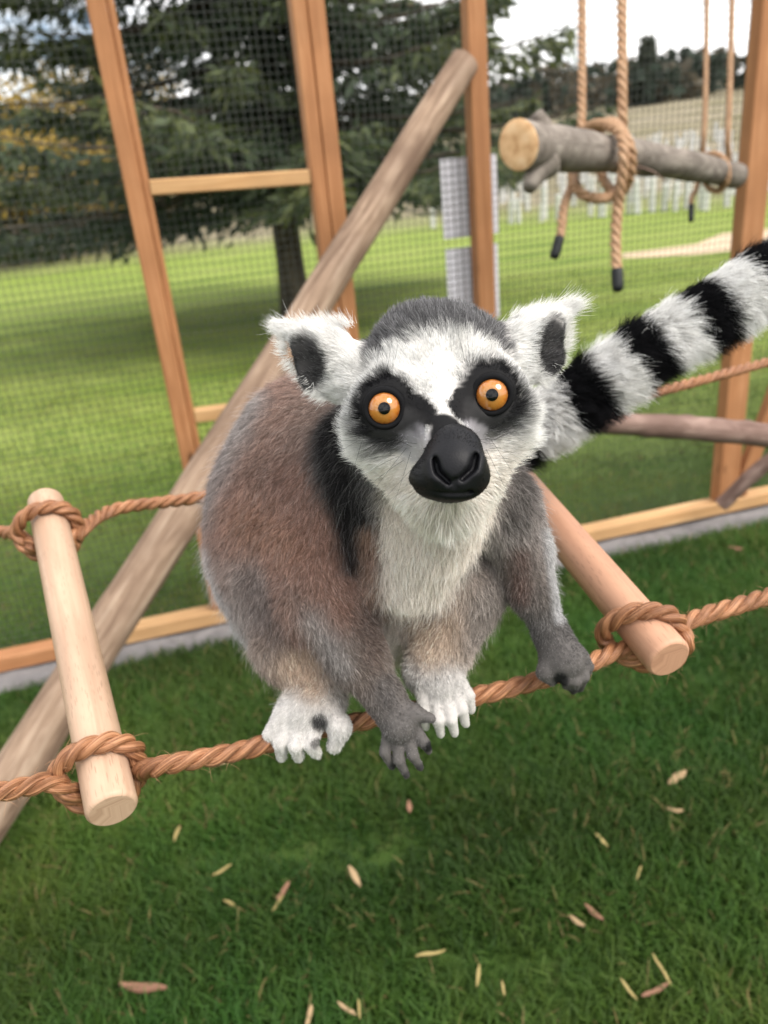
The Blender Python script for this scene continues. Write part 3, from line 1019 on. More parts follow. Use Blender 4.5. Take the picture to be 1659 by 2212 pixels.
def splat(p0, p1, r0, r1, color, amt=1.0, soft=.5, zone=None, zs=0.2):
    """coat marking, or painted-in shade of a hollow, around the segment p0-p1"""
    A, B = cc(*p0), cc(*p1)
    sc_ = np.array([1, 1, zs])
    a, b, q = A * sc_, B * sc_, BV * sc_
    ba = b - a + 1e-9
    h = np.clip(((q - a) @ ba) / (ba @ ba + 1e-12), 0, 1)
    jit = 0.06 * wob(BV, 160, 5)[:, 0]
    d = np.linalg.norm(q - a - h[:, None] * ba, axis=1) / ((r0 * (1 - h) + r1 * h) * p0[2] / FPX) + jit
    w = amt * (1 - sstep(1 - soft, 1 + soft * .5, d))
    if zone is not None:
        w = w * zone
    global COL
    COL = COL * (1 - w[:, None]) + np.array(color) * w[:, None]
    return w
zb = ZW['body']
# brown saddle, grey back edge, grey thigh, dark neck stripe, cream bib
splat((560, 880, .53), (470, 1100, .57), 50, 55, (0.31, 0.30, 0.30), .75, .8, zb)
splat((462, 1200, .57), (520, 1440, .54), 40, 55, (0.58, 0.585, 0.60), .9, .9, zb)
splat((560, 1250, .52), (600, 1360, .50), 40, 45, (0.16, 0.125, 0.115), .75, .9, zb)
splat((560, 1130, .50), (650, 1180, .49), 80, 60, (0.36, 0.215, 0.155), .7, .8, zb)
splat((690, 1150, .46), (730, 1300, .47), 70, 65, (0.33, 0.195, 0.15), .75, .8, zb)
splat((680, 1330, .47), (740, 1430, .46), 40, 30, (0.36, 0.34, 0.33), .7, .9, zb)
splat((800, 1330, .46), (800, 1420, .45), 40, 30, (0.14, 0.10, 0.085), .7, .9, zb)
splat((725, 930, .455), (775, 1200, .455), 48, 50, (0.022, 0.021, 0.022), .97, .55, zb)
splat((800, 1150, .455), (800, 1280, .455), 30, 28, (0.33, 0.21, 0.155), .8, .8, zb)
splat((945, 1080, .42), (895, 1270, .45), 125, 62, CREAM, 1, .35, zb)
splat((1130, 1000, .46), (1105, 1110, .46), 36, 50, (0.115, 0.105, 0.10), .85, .8, zb)
splat((1120, 1200, .46), (1130, 1290, .46), 28, 24, (0.15, 0.085, 0.07), .7, .9, zb)
splat((1175, 1150, .475), (1205, 1330, .475), 22, 18, (0.50, 0.50, 0.51), .8, .8, zb)
splat((650, 1425, .48), (680, 1470, .475), 42, 36, (0.55, 0.41, 0.31), .8, .8, zb)
splat((900, 1330, .49), (920, 1400, .485), 42, 38, (0.55, 0.43, 0.33), .8, .8, zb)
splat((1040, 1280, .49), (1020, 1370, .49), 45, 40, (0.25, 0.225, 0.21), .7, .8, zb)
splat((835, 1500, .447), (830, 1480, .45), 34, 34, (0.075, 0.072, 0.072), .6, .8, zb)
splat((688, 1562, .458), (690, 1566, .458), 20, 20, (0.02, 0.02, 0.022), .95, .4, zb)
splat((926, 1618, .444), (928, 1612, .444), 13, 13, (0.015, 0.015, 0.016), .95, .4, zb)
splat((1212, 1468, .464), (1216, 1474, .464), 17, 17, (0.015, 0.015, 0.016), .95, .4, zb)  # dark hollow inside the closed hand: its shade painted into the colour
for q in ((848, 1656, .449), (879, 1674, .448), (909, 1658, .446), (1252, 1490, .476), (1238, 1494, .474)):
    splat(q, q, 11, 11, (0.03, 0.03, 0.032), .8, .6, zb)
splat((680, 1608, .458), (700, 1606, .458), 12, 12, (0.04, 0.04, 0.04), .8, .5, zb)

# face painting in the head's own plane: a to the side along the eye line, b downwards
EM = cc(947, 868, .3815)
rl = math.radians(7.1)
HR, HD = np.array([math.cos(rl), math.sin(rl), 0]), np.array([math.sin(rl), -math.cos(rl), 0])
US = .3815 / FPX
def hab(q):
    return ((q - EM) @ HR) / US, ((q - EM) @ HD) / US
ha, hb = hab(BV)
zh = np.clip(ZW['head'] + ZW['ear'], 0, 1)
zf = sstep(.25, .6, ZW['head'] + ZW['ear'])
front = BV[:, 2]
jt = wob(BV, 420, 9)
ja, jb = ha + 7 * jt[:, 0], hb + 7 * jt[:, 1]
FC = np.tile(np.array(WHITE), (len(BV), 1))
def lay(w, c):
    global FC
    FC = FC * (1 - w[:, None]) + np.array(c) * w[:, None]
ah = np.abs(ja)
# grey-black cap on the crown, running down in front of the ears
capw = sstep(-124, -168, jb - 0.0018 * ja ** 2)
capw = capw * sstep(215, 180, ah)
lay(capw, (0.12, 0.118, 0.122))
# cream cheeks low down
lay(sstep(60, 180, jb) * .7, CREAM)
# grey between eye and ear
lay(.45 * sstep(150, 175, ah) * sstep(230, 200, ah) * sstep(-70, -30, jb) * sstep(60, 20, jb), (0.25, 0.25, 0.25))
# dark eye patches, drawn down towards the nose bridge
e1 = np.hypot((ah - 113) / 61, (jb - 2) / 74)
e2 = np.hypot((ah - 64) / 56, (jb - 26) / 44)
e3 = np.hypot((ah - 100) / 66, (jb - 52) / 50)
lay(.8 * (1 - sstep(.9, 1.45, e1)), (0.13, 0.13, 0.13))
lay(1 - sstep(.92, 1.14, e1), BLACK)
lay((1 - sstep(.88, 1.1, e2)) * sstep(6, 20, ah - .0 * jb), BLACK)
lay(.8 * (1 - sstep(.7, 1.2, e3)), (0.04, 0.04, 0.042))
# lilac grey sides of the muzzle
gm = np.hypot((ah - 62) / 36, (jb - 92) / 42)
lay(.75 * (1 - sstep(.6, 1.2, gm)), (0.40, 0.39, 0.43))
# bare dark nose bridge and lips
br = sstep(8, -4, ah - (12 + 0.28 * np.clip(jb - 30, 0, 200))) * sstep(46, 60, jb) * sstep(175, 150, jb)
lay(br, BLACK)
COL = COL * (1 - zf[:, None]) + FC * zf[:, None]
we = sstep(.35, .7, ZW['ear'])[:, None]
COL = COL * (1 - we) + np.array(WHITE) * we
# ears: white above, dark hollow
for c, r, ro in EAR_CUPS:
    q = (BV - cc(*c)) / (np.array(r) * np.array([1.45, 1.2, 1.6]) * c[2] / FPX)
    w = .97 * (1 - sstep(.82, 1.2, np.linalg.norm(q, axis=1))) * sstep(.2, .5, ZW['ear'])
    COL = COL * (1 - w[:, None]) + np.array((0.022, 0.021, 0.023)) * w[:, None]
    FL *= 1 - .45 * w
# tail rings: black and white bands along its length
ts = np.concatenate([[0], np.cumsum(np.linalg.norm(np.diff(TL, axis=0), axis=1))])
kd = ((BV[:, None, :] - TL[None, ::2, :]) ** 2).sum(-1).argmin(1) * 2 if len(BV) < 1 else None
tp, tsd = resample(TL, 0.002)
tt = KDTree(len(tp))
for i, q in enumerate(tp):
    tt.insert(q, i)
tt.balance()
tz = ZW['tail'] > .3
TS = np.zeros(len(BV))
TS[tz] = [tsd[tt.find(q)[1]] for q in BV[tz]]
def tail_at(px):
    x = 829.5 + FPX * tp[:, 0] / tp[:, 2]
    return tsd[np.abs(x - px).argmin()]
edges = [tail_at(x) for x in (1060, 1130, 1216, 1280, 1342, 1405, 1471, 1540, 1604, 1670, 1735, 1800, 1860)]
def ring(s):
    b = np.searchsorted(edges, s)
    return (b % 2 == 1)                       # True = black
# first edge (1060) begins a black band, hidden behind the head

# hair length and flow on the head: swept back from the nose tip
nose = cc(982, 1005, .33)
rad_ = BV - nose
rad_[:, 2] *= .55
rad_ /= np.linalg.norm(rad_, axis=1)[:, None]
FLOW = FLOW * (1 - zf[:, None] * (1 - ZW['ear'][:, None])) + rad_ * (zf * (1 - ZW['ear']))[:, None] * 1.2
HL = .0030 + .0035 * sstep(90, 190, np.hypot(ha, (hb - 20))) + .0055 * sstep(120, 175, ah) * sstep(-20, 50, hb) + .006 * sstep(150, 230, hb)
HL *= 1 - .6 * (1 - sstep(.7, 1.2, np.minimum(e1, e2)))
HL *= 1 - .35 * (1 - sstep(.6, 1.2, gm))
FL = FL * (1 - zf * (1 - ZW['ear'])) + HL * zf * (1 - ZW['ear'])
# no hair right around the eyeballs
for e in EYES:
    de = np.hypot(ha - hab(cc(*e))[0], hb - hab(cc(*e))[1])
    FL *= np.where((BV[:, 2] < .40), sstep(40, 54, de), 1)
FL *= np.where((br > .5) & (zf > .5), 0.35, 1)

dl = np.min([sdf(q, BV + np.array([0, 0, o])) for q in PM if not q['sub'] for o in (0, .003, .006, .009)], axis=0) + .0004 * jt[:, 2]
wl = 1 - sstep(.0004, .0026, dl)
COL = COL * (1 - wl[:, None]) + np.array(BLACK) * wl[:, None]
FL *= 1 - .75 * wl
foot = to_world(cc(800, 1560, .478))
lem = empty('lemur', foot, 'ring-tailed lemur with orange eyes and banded tail perched on the rope ladder', 'lemur')
skin = COL * np.array([.8, .78, .77])
tailc = np.where(ring(TS)[:, None], np.array(BLACK), np.array(WHITE) * .8)
wz = sstep(.45, .6, ZW['tail'])[:, None]
skin = skin * (1 - wz) + tailc * wz
mesh('body', to_world(BV), BQ, M['skin'], lem, colors=skin)

# ---- fur strands
def grow(V, Q, N, n, k, seed, dens, Lv, flow, colv, lift, rad, tail=None, grav=0.0, clump=.5, cl_n=14, spread=.25, salt=0.0, agouti=.7):
    r = np.random.default_rng(seed)
    T = np.vstack([Q[:, [0, 1, 2]], Q[:, [0, 2, 3]]])
    ar = np.linalg.norm(np.cross(V[T[:, 1]] - V[T[:, 0]], V[T[:, 2]] - V[T[:, 0]]), axis=1) * dens[T].mean(1)
    cum = np.cumsum(ar)
    ti = np.searchsorted(cum, r.random(n) * cum[-1])
    b = r.random((n, 2))
    o = b.sum(1) > 1
    b[o] = 1 - b[o]
    bc = np.stack([1 - b.sum(1), b[:, 0], b[:, 1]], 1)
    g = lambda A: (A[T[ti]] * (bc[..., None] if A.ndim == 2 else bc)).sum(1)
    p, nn, L, fl, c = g(V), g(N), g(Lv), g(flow), g(colv)
    nn /= np.linalg.norm(nn, axis=1)[:, None]
    ok = L > .0006
    p, nn, L, fl, c = p[ok], nn[ok], L[ok], fl[ok], c[ok]
    n = len(p)
    if tail is not None:
        s = g(TS)[ok] + r.normal(0, .0012, n)
        bl = ring(s)
        c = np.where(bl[:, None], np.array(BLACK) * 1.1, np.array(WHITE) * 1.02)
    fl = fl - nn * (fl * nn).sum(1)[:, None]
    fl /= np.linalg.norm(fl, axis=1)[:, None] + 1e-6
    fl = fl + spread * r.normal(size=fl.shape) + .35 * wob(p, 130, seed + 1) + .25 * wob(p, 400, seed + 2)
    d0 = nn * lift + fl * (1 - lift)
    d0 /= np.linalg.norm(d0, axis=1)[:, None]
    d1 = nn * lift * .35 + fl * (1 - lift * .5) + np.array([0, -1.0, 0]) * grav
    d1 /= np.linalg.norm(d1, axis=1)[:, None]
    L = L * r.uniform(.65, 1.2, n)
    u = np.linspace(0, 1, k)[None, :, None]
    pts = p[:, None] + L[:, None, None] * (d0[:, None] * (u - .5 * u ** 2) + d1[:, None] * (.5 * u ** 2)) * 1.1
    pts -= nn[:, None] * .0006
    # gather into tufts
    if clump > 0:
        m_ = max(8, n // cl_n)
        gi = r.choice(n, m_, replace=False)
        kd_ = KDTree(m_)
        for j, q in enumerate(gi):
            kd_.insert(p[q], j)
        kd_.balance()
        near_ = np.array([gi[kd_.find(q)[1]] for q in p])
        tgt = pts[near_]
        cw = clump * (u ** 1.5) * r.uniform(.4, 1, n)[:, None, None]
        pts = pts * (1 - cw) + tgt * cw
    v = r.normal(1, .12, n)[:, None]
    gv_ = 1 + .16 * wob(p, 900, seed + 7)[:, :1]
    cpt = np.clip(c[:, None] * (v * gv_)[:, None] * (agouti + (1.12 - agouti) * 1.15 * u), 0, .92)
    if salt > 0:
        dk = (r.random(n) < salt) & (c.mean(1) < .55)
        cpt[dk] *= .5
        lt = (r.random(n) < salt * .7) & (c.mean(1) < .55)
        cpt[lt] = np.clip(cpt[lt] * 1.7 + .06 * (c[lt].mean(1)[:, None, None] > .04), 0, .9)
    rr_ = rad * (1 - .8 * np.linspace(0, 1, k) ** 1.3)[None] * r.uniform(.7, 1.2, n)[:, None]
    return to_world(pts), rr_, cpt

view = BV / np.linalg.norm(BV, axis=1)[:, None]
facing = -(view * BN).sum(1)
vis = np.where(facing > -.25, 1.0, .25)
isT = ZW['tail'] > .5
isH = (~isT) & (zf > .5)
isB = (~isT) & (~isH)
limb = np.clip((.010 - FL) / .006, 0, 1)
pts, rd, cl = grow(BV, BQ, BN, 220000, 5, 21, vis * isB * (1 + .9 * limb), FL * .66, FLOW, COL, .56, .000105, clump=.4, cl_n=12, grav=.12, salt=.28, spread=.35)
strands('body_fur', pts, rd, cl, M['fur'], lem)
pts, rd, cl = grow(BV, BQ, BN, 125000, 5, 22, vis * isH * (1 + .5 * (FL < .005)), FL, FLOW, COL, .36, .0001, clump=.4, cl_n=14, grav=.04, salt=.30, spread=.2, agouti=.8)
strands('head_fur', pts, rd, cl, M['fur'], lem)
pts, rd, cl = grow(BV, BQ, BN, 60000, 6, 23, vis * isT * (TS > edges[0] - .05), FL * 1.12, FLOW, COL, .62, .00016, tail=True, clump=.6, cl_n=26, grav=.55)
strands('tail_fur', pts, rd, cl, M['fur'], lem)
# sparse longer guard hairs that soften the outline
pts, rd, cl = grow(BV, BQ, BN, 11000, 5, 25, vis * (isB & (FL > .0045)), FL * 1.15, FLOW, COL * .75 + .25 * np.array((.45, .44, .43)), .68, .00007, clump=.2, grav=.1, salt=.1, spread=.45)
strands('guard_hair', pts, rd, cl, M['fur'], lem)
# ear tufts
def tuft(c0, c1, n, L, seed, dirn):
    r = np.random.default_rng(seed)
    A, B = cc(*c0), cc(*c1)
    u = r.random(n)[:, None]
    p = A + (B - A) * u + r.normal(0, .0014, (n, 3))
    d = np.array(dirn, float) + r.normal(0, .22, (n, 3)) + .25 * wob(p, 500, seed)
    d /= np.linalg.norm(d, axis=1)[:, None]
    LL = L * r.uniform(.5, 1.1, n)
    w = np.linspace(0, 1, 5)[None, :, None]
    pts = p[:, None] + LL[:, None, None] * (d[:, None] * w + np.array([0, .12, 0]) * w ** 2)
    return to_world(pts), .00009 * (1 - .8 * np.linspace(0, 1, 5))[None] * np.ones((n, 1)), np.tile(np.array(WHITE), (n, 1)) * r.normal(1, .06, (n, 1))
tf = [tuft((640, 705, .415), (608, 716, .416), 500, .011, 1, (-1, .25, 0)), tuft((612, 712, .416), (617, 765, .414), 350, .006, 2, (-1, .1, 0)),
      tuft((1195, 665, .415), (1228, 672, .416), 600, .014, 3, (1, .35, 0)), tuft((1226, 672, .416), (1218, 760, .414), 450, .006, 4, (1, .1, 0)),
      tuft((620, 775, .413), (700, 862, .41), 500, .006, 5, (-.7, -.6, 0)), tuft((1216, 765, .413), (1165, 830, .41), 400, .006, 6, (.7, -.6, 0)),
      tuft((650, 705, .414), (760, 700, .41), 700, .007, 7, (-.7, .7, 0)), tuft((1190, 668, .414), (1100, 690, .41), 700, .007, 8, (.7, .7, 0))]
strands('ear_fur', np.vstack([t[0] for t in tf]), np.vstack([t[1] for t in tf]), np.vstack([t[2] for t in tf]), M['fur'], lem)
# whiskers and brow bristles
wk = []
r = np.random.default_rng(5)
for sx, bx, by, d, nw in ((-1, 885, 985, .362, 9), (1, 1050, 970, .362, 9), (-1, 845, 800, .372, 6), (1, 1010, 775, .372, 6), (-1, 790, 930, .385, 4), (1, 1100, 905, .385, 4)):
    for q in range(nw):
        p = cc(bx + r.normal(0, 18), by + r.normal(0, 16), d)
        brow = by < 850
        dr = np.array([sx * r.uniform(.1, .8) * (-.3 if brow else 1), (1.0 if brow else r.uniform(-.5, .25)), .15])
        dr /= np.linalg.norm(dr)
        L = r.uniform(.016, .032) * (.7 if brow else 1)
        u = np.linspace(0, 1, 6)[:, None]
        wk.append(p + L * (dr * u + np.array([sx * .1, -.18, .1]) * u ** 2))
wk = np.array(wk)
strands('whiskers', to_world(wk), .00008 * (1 - .8 * np.linspace(0, 1, 6))[None] * np.ones((len(wk), 1)), np.full((len(wk), 3), .02), M['fur'], lem)

# ---- leathery muzzle with nostrils, on a finer grid
PR = PM
HM = 0.0006
fm, lom = field(PR, HM, .012)
MV, MQ = nets(fm, lom, HM)
MV = smooth_mesh(MV, MQ, 2)
def leather():
    t = NT('nose_leather')
    g = t.noise(t.coord('Object', (900, 900, 900)), 1.0, 3)
    t.color((0.007, 0.007, 0.009))
    t.set(Roughness=0.5, Specular_IOR_Level=0.22)
    t.bump(g, 0.25, 0.0006)
    return t.m
M['leather'] = leather()
mesh('nose', to_world(MV), MQ, M['leather'], lem)
MN = vnormals(MV, MQ)
if ((MV - cc(975, 1000, .352)) * MN).sum(1).mean() < 0:
    MN = -MN
pad_d = np.linalg.norm((MV - cc(984, 1008, .340)) * np.array([1, 1, .5]), axis=1) * FPX / .34
dnm = np.where((MV[:, 2] < .372), 1.0, .2)
pts, rd, cl = grow(MV, MQ, MN, 16000, 4, 29, dnm, .0017 * sstep(44, 62, pad_d), (MV - cc(984, 1030, .33)), np.full((len(MV), 3), .008), .3, .00008, clump=.2, spread=.3)
strands('muzzle_fur', pts, rd, cl, M['fur'], lem)
PR = PB

# ---- eyes
def eyemat(name, kind):
    t = NT(name)
    if kind == 'iris':
        c = t.coord('UV', (1, 1, 1))
        sp = t.n('SeparateXYZ')
        t.l(c, sp.inputs[0])
        n1 = t.noise(t.coord('UV', (1.5, 26, 1)), 1.0, 4, .6)
        base = t.ramp(sp.outputs['X'], [(0.0, (0.22, 0.10, 0.03)), (0.25, (0.40, 0.17, 0.035)), (0.62, (0.43, 0.145, 0.018)), (0.88, (0.27, 0.07, 0.008)), (1.0, (0.06, 0.02, 0.01))])
        t.color(t.mix(t.ramp(n1, [(0.35, (0, 0, 0)), (0.7, (0.6, 0.6, 0.6))]), base, (0.48, 0.21, 0.045)))
    elif kind == 'pupil':
        t.color((0.001, 0.0012, 0.002))
    else:
        t.color((0.007, 0.007, 0.008))
    t.set(Roughness=0.12 if kind != 'rim' else 0.75, Specular_IOR_Level=0.5 if kind != 'rim' else 0.1)
    if kind != 'rim':
        t.set(Coat_Weight=0.35 if kind == 'pupil' else 0.8, Coat_Roughness=0.03)
    if kind == 'pupil':
        t.set(Specular_IOR_Level=0.2)
    return t.m
for k in ('iris', 'pupil', 'rim', 'ball'):
    M['eye_' + k] = eyemat('eye_' + k, k)
def sphere_cap(c, fwd, r, a0, a1, nr=14, ns=40):
    f = fwd / np.linalg.norm(fwd)
    s = np.cross(f, [0, 1, 0]); s /= np.linalg.norm(s)
    t = np.cross(f, s)
    V, Fc, UV = [], [], []
    for i in range(nr + 1):
        th = a0 + (a1 - a0) * i / nr
        for j in range(ns):
            ph = 2 * math.pi * j / ns
            V.append(c + r * (math.cos(th) * f + math.sin(th) * (math.cos(ph) * s + math.sin(ph) * t)))
            UV.append((i / nr, j / ns))
    for i in range(nr):
        for j in range(ns):
            k = (j + 1) % ns
            Fc.append([i * ns + j, i * ns + k, (i + 1) * ns + k, (i + 1) * ns + j])
    return np.array(V), Fc, np.array(UV)
for e in EYES:
    c = cc(*e)
    r_ = 42 * e[2] / FPX
    fwd = -c / np.linalg.norm(c) + np.array([0.0, 0.0, 0])
    v, f, uv = sphere_cap(c, fwd, r_, 0.0, math.pi * .98, 24)
    eye = mesh('eye', to_world(v), f, M['eye_ball'], lem)
    v, f, uv = sphere_cap(c, fwd, r_ * 1.012, 0.26, 0.905, 16)
    mesh('iris', to_world(v), f, M['eye_iris'], eye, uv=uv)
    v, f, uv = sphere_cap(c, fwd, r_ * 1.012, 0.0, 0.31, 6)
    mesh('pupil', to_world(v * 1.0 + fwd * .0002), f, M['eye_pupil'], eye)
    # lids: a dark rim, flatter below than above
    s = np.cross(fwd, [0, 1, 0]); s /= np.linalg.norm(s)
    t = np.cross(s, fwd)
    ang = np.linspace(0, 2 * math.pi, 49)
    q = 40 * e[2] / FPX
    ring_ = np.array([c + fwd * r_ * .52 + q * (math.cos(a) * s * 1.0 + math.sin(a) * t * (.98 if math.sin(a) > 0 else .98)) for a in ang])
    v, f, uv = tube(ring_, np.array([(6.5 + 1.5 * max(0, math.sin(a))) * e[2] / FPX for a in ang]), 14, False)
    mesh('eyelid', to_world(v), f, M['eye_rim'], eye)

# ------------------------------------------------------------------ spruce beyond the fence
def leaf_quads(c, d, up, L, Wd):
    """pointed leaf-like blades: base c, along d, 2 triangles each"""
    side = np.cross(d, up)
    side /= np.linalg.norm(side, axis=1)[:, None] + 1e-9
    v = np.stack([c, c + d * (L * .45)[:, None] + side * (Wd * .5)[:, None], c + d * L[:, None], c + d * (L * .45)[:, None] - side * (Wd * .5)[:, None]], 1)
    return v.reshape(-1, 3)

def quads_obj(name, v, colr, mat, parent):
    n = len(v) // 4
    f = np.arange(n * 4).reshape(n, 4)
    return tag(mesh(name, v, f, mat, parent, smooth=False, colors=np.repeat(colr, 4, 0)), kind='stuff')

def spruce(name, loc, H, r_tr, crown0, Rb, label, nlev, per, nspray, seed, size, group=None, lean=0.0, c_lo=(.042, .068, .046), c_hi=(.17, .19, .075)):
    r = np.random.default_rng(seed)
    t = empty(name, loc, label, 'tree', group)
    b = np.array(loc, float)
    pts = np.array([b + np.array([lean * (z / H) ** 2, 0, z - .15]) for z in np.linspace(0, H, 14)])
    rad = r_tr * np.interp(np.linspace(0, 1, 14), [0, .05, .5, 1], [1.25, 1.0, .55, .06])
    v, f, uv = tube(pts, rad, 14, True, lambda u, a: 1 + .05 * np.sin(5 * a + 9 * u))
    mesh('trunk', v, f, M['trunk'], t, uv=uv)
    limbs, C, D, Up, L, Wd, Cl = [], [], [], [], [], [], []
    for lv in range(nlev):
        z = crown0 + (H - crown0) * (lv / nlev) ** 1.15
        Rl = Rb * (1 - ((z - crown0) / (H - crown0)) ** .9) + .12
        for k in range(per):
            az = 2 * math.pi * (k / per) + lv * 1.3 + r.normal(0, .22)
            Ll = Rl * r.uniform(.7, 1.12)
            dr = np.array([math.sin(az), math.cos(az), 0])
            q = np.linspace(0, 1, 7)[:, None]
            z0 = z + r.normal(0, .10)
            br = b + np.array([0, 0, z0]) + dr * q * Ll + np.array([0, 0, 1]) * (-.36 * Ll * q ** 1.2 * (1 - .8 * q) + r.normal(0, .03))
            limbs.append(tube(br, np.linspace(.03 * r_tr / .14 + .004, .005, 7), 5, False))
            m_ = int(nspray * (Ll / Rb + .15))
            u = r.random(m_) ** .75
            i0 = np.minimum((u * 6).astype(int), 5)
            fr = (u * 6 - i0)[:, None]
            p = br[i0] * (1 - fr) + br[i0 + 1] * fr
            sd_ = np.array([dr[1], -dr[0], 0])
            wdt = .34 * Ll * (1.05 - u) * np.clip(u * 4, .25, 1)
            sg = r.uniform(-1, 1, m_)
            p = p + sd_[None] * (sg * wdt)[:, None] + np.array([0, 0, -1])[None] * (np.abs(sg) * wdt * .35 + np.abs(r.normal(0, .055, m_)))[:, None]
            d = dr[None] * r.uniform(.2, 1, m_)[:, None] + sd_[None] * (sg * 1.1)[:, None] + np.array([0, 0, -1])[None] * r.uniform(-.1, .75, m_)[:, None] + r.normal(0, .25, (m_, 3))
            d /= np.linalg.norm(d, axis=1)[:, None]
            C.append(p); D.append(d)
            up = np.array([0, 0, 1.0]) + r.normal(0, .5, (m_, 3))
            Up.append(up)
            L.append(size * r.uniform(.6, 1.4, m_)); Wd.append(size * r.uniform(.22, .42, m_))
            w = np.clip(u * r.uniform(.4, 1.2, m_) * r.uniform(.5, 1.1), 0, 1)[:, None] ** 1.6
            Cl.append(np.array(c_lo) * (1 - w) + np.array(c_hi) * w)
    v, f, uv = join(limbs)
    tag(mesh('limbs', v, f, M['trunk'], t, uv=uv), kind='stuff')
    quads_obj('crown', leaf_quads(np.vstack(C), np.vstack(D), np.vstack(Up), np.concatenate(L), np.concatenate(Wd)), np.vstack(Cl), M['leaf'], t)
    return t

tp0 = G(642, 683)
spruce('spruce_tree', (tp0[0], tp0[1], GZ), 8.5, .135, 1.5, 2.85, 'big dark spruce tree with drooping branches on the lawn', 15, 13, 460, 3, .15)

def far_z(x, y):
    return float(hill(np.array(x), np.array(y)))

# broad-leaved trees turning yellow, left
def leafy(name, loc, H, R, label, nleaf, seed, c0, c1, stems=3, size=.16, group=None, z0=.3):
    r = np.random.default_rng(seed)
    t = empty(name, loc, label, 'tree', group)
    b = np.array(loc, float)
    tubes = []
    tips = []
    for s in range(stems):
        a = r.uniform(0, 6.28)
        top = b + np.array([math.sin(a) * R * .35, math.cos(a) * R * .35, H * r.uniform(.55, .8)])
        mid = b + (top - b) * .5 + r.normal(0, .12, 3) * H * .1
        p = catmull([b + np.array([.12 * math.sin(a), .12 * math.cos(a), -.1]), mid, top], 6)
        tubes.append(tube(p, np.linspace(.035 * H * .35, .012, len(p)), 8, False))
        for q in range(7):
            st = p[r.integers(4, len(p))]
            en = st + np.array([r.normal(0, R * .45), r.normal(0, R * .45), r.uniform(.0, .3) * H])
            tubes.append(tube(catmull([st, (st + en) / 2 + np.array([0, 0, .05 * H]), en], 4), np.linspace(.02, .004, 9), 5, False))
            tips.append(en)
    v, f, uv = join(tubes)
    mesh('trunk', v, f, M['far_trunk'], t, uv=uv)
    tips = np.array(tips)
    cl = np.vstack([tips, b + np.stack([r.normal(0, R * .42, 26), r.normal(0, R * .42, 26), H * r.uniform(z0, 1.0, 26)], 1)])
    ci = r.integers(0, len(cl), nleaf)
    c = cl[ci] + r.normal(0, 1, (nleaf, 3)) * np.array([.16 * R, .16 * R, .09 * H])
    c[:, 2] = np.maximum(c[:, 2], b[2] + .2)
    d = r.normal(0, 1, (nleaf, 3)); d /= np.linalg.norm(d, axis=1)[:, None]
    up = r.normal(0, 1, (nleaf, 3))
    w = np.clip(r.random(nleaf) * .7 + .3 * r.random(len(cl))[ci], 0, 1)[:, None]
    quads_obj('crown', leaf_quads(c, d, up, size * r.uniform(.6, 1.3, nleaf), size * r.uniform(.4, .8, nleaf)), np.array(c0) * (1 - w) + np.array(c1) * w, M['leaf'], t)
    return t
def on_hill(px, py_dist):
    """ground point in the direction of px at the horizontal distance py_dist"""
    v = FW + RT * ((px - 829.5) / FPX) - UP * ((450 - 1106.0) / FPX)
    k = py_dist / math.hypot(v[0], v[1])
    x, y = v[0] * k, v[1] * k
    return (x, y, far_z(x, y))
YEL0, YEL1 = (.17, .13, .045), (.52, .35, .075)
leafy('autumn_tree', on_hill(110, 21.5), 3.5, 2.6, 'yellow leaved autumn tree with pale stems behind the spruce', 9000, 1, YEL0, YEL1, 4, .16, 'yellow trees along the lawn edge')
leafy('autumn_tree', on_hill(-60, 23), 3.2, 2.4, 'yellow autumn tree standing farther along the lawn edge beyond the wire', 7000, 2, YEL0, (.34, .25, .06), 3, .16, 'yellow trees along the lawn edge')
leafy('autumn_tree', on_hill(285, 26), 4.4, 2.2, 'thin yellow tree half hidden behind the spruce crown', 5000, 4, YEL0, (.36, .25, .07), 3, .17, 'yellow trees along the lawn edge')
leafy('dark_bush', on_hill(20, 20.5), 1.5, 1.2, 'low dark bush under the yellow trees', 5000, 5, (.04, .042, .034), (.11, .11, .07), 3, .12, 'dark bushes at the lawn edge', .1)
leafy('dark_bush', on_hill(180, 24), 1.5, 1.4, 'wider dark bush behind the pale tree stems', 5000, 6, (.04, .042, .034), (.12, .115, .08), 3, .12, 'dark bushes at the lawn edge', .1)
leafy('dark_bush', on_hill(330, 25), 1.3, 1.2, 'small brownish bush seen under the spruce branches', 3500, 7, (.04, .035, .025), (.14, .11, .07), 3, .12, 'dark bushes at the lawn edge', .1)

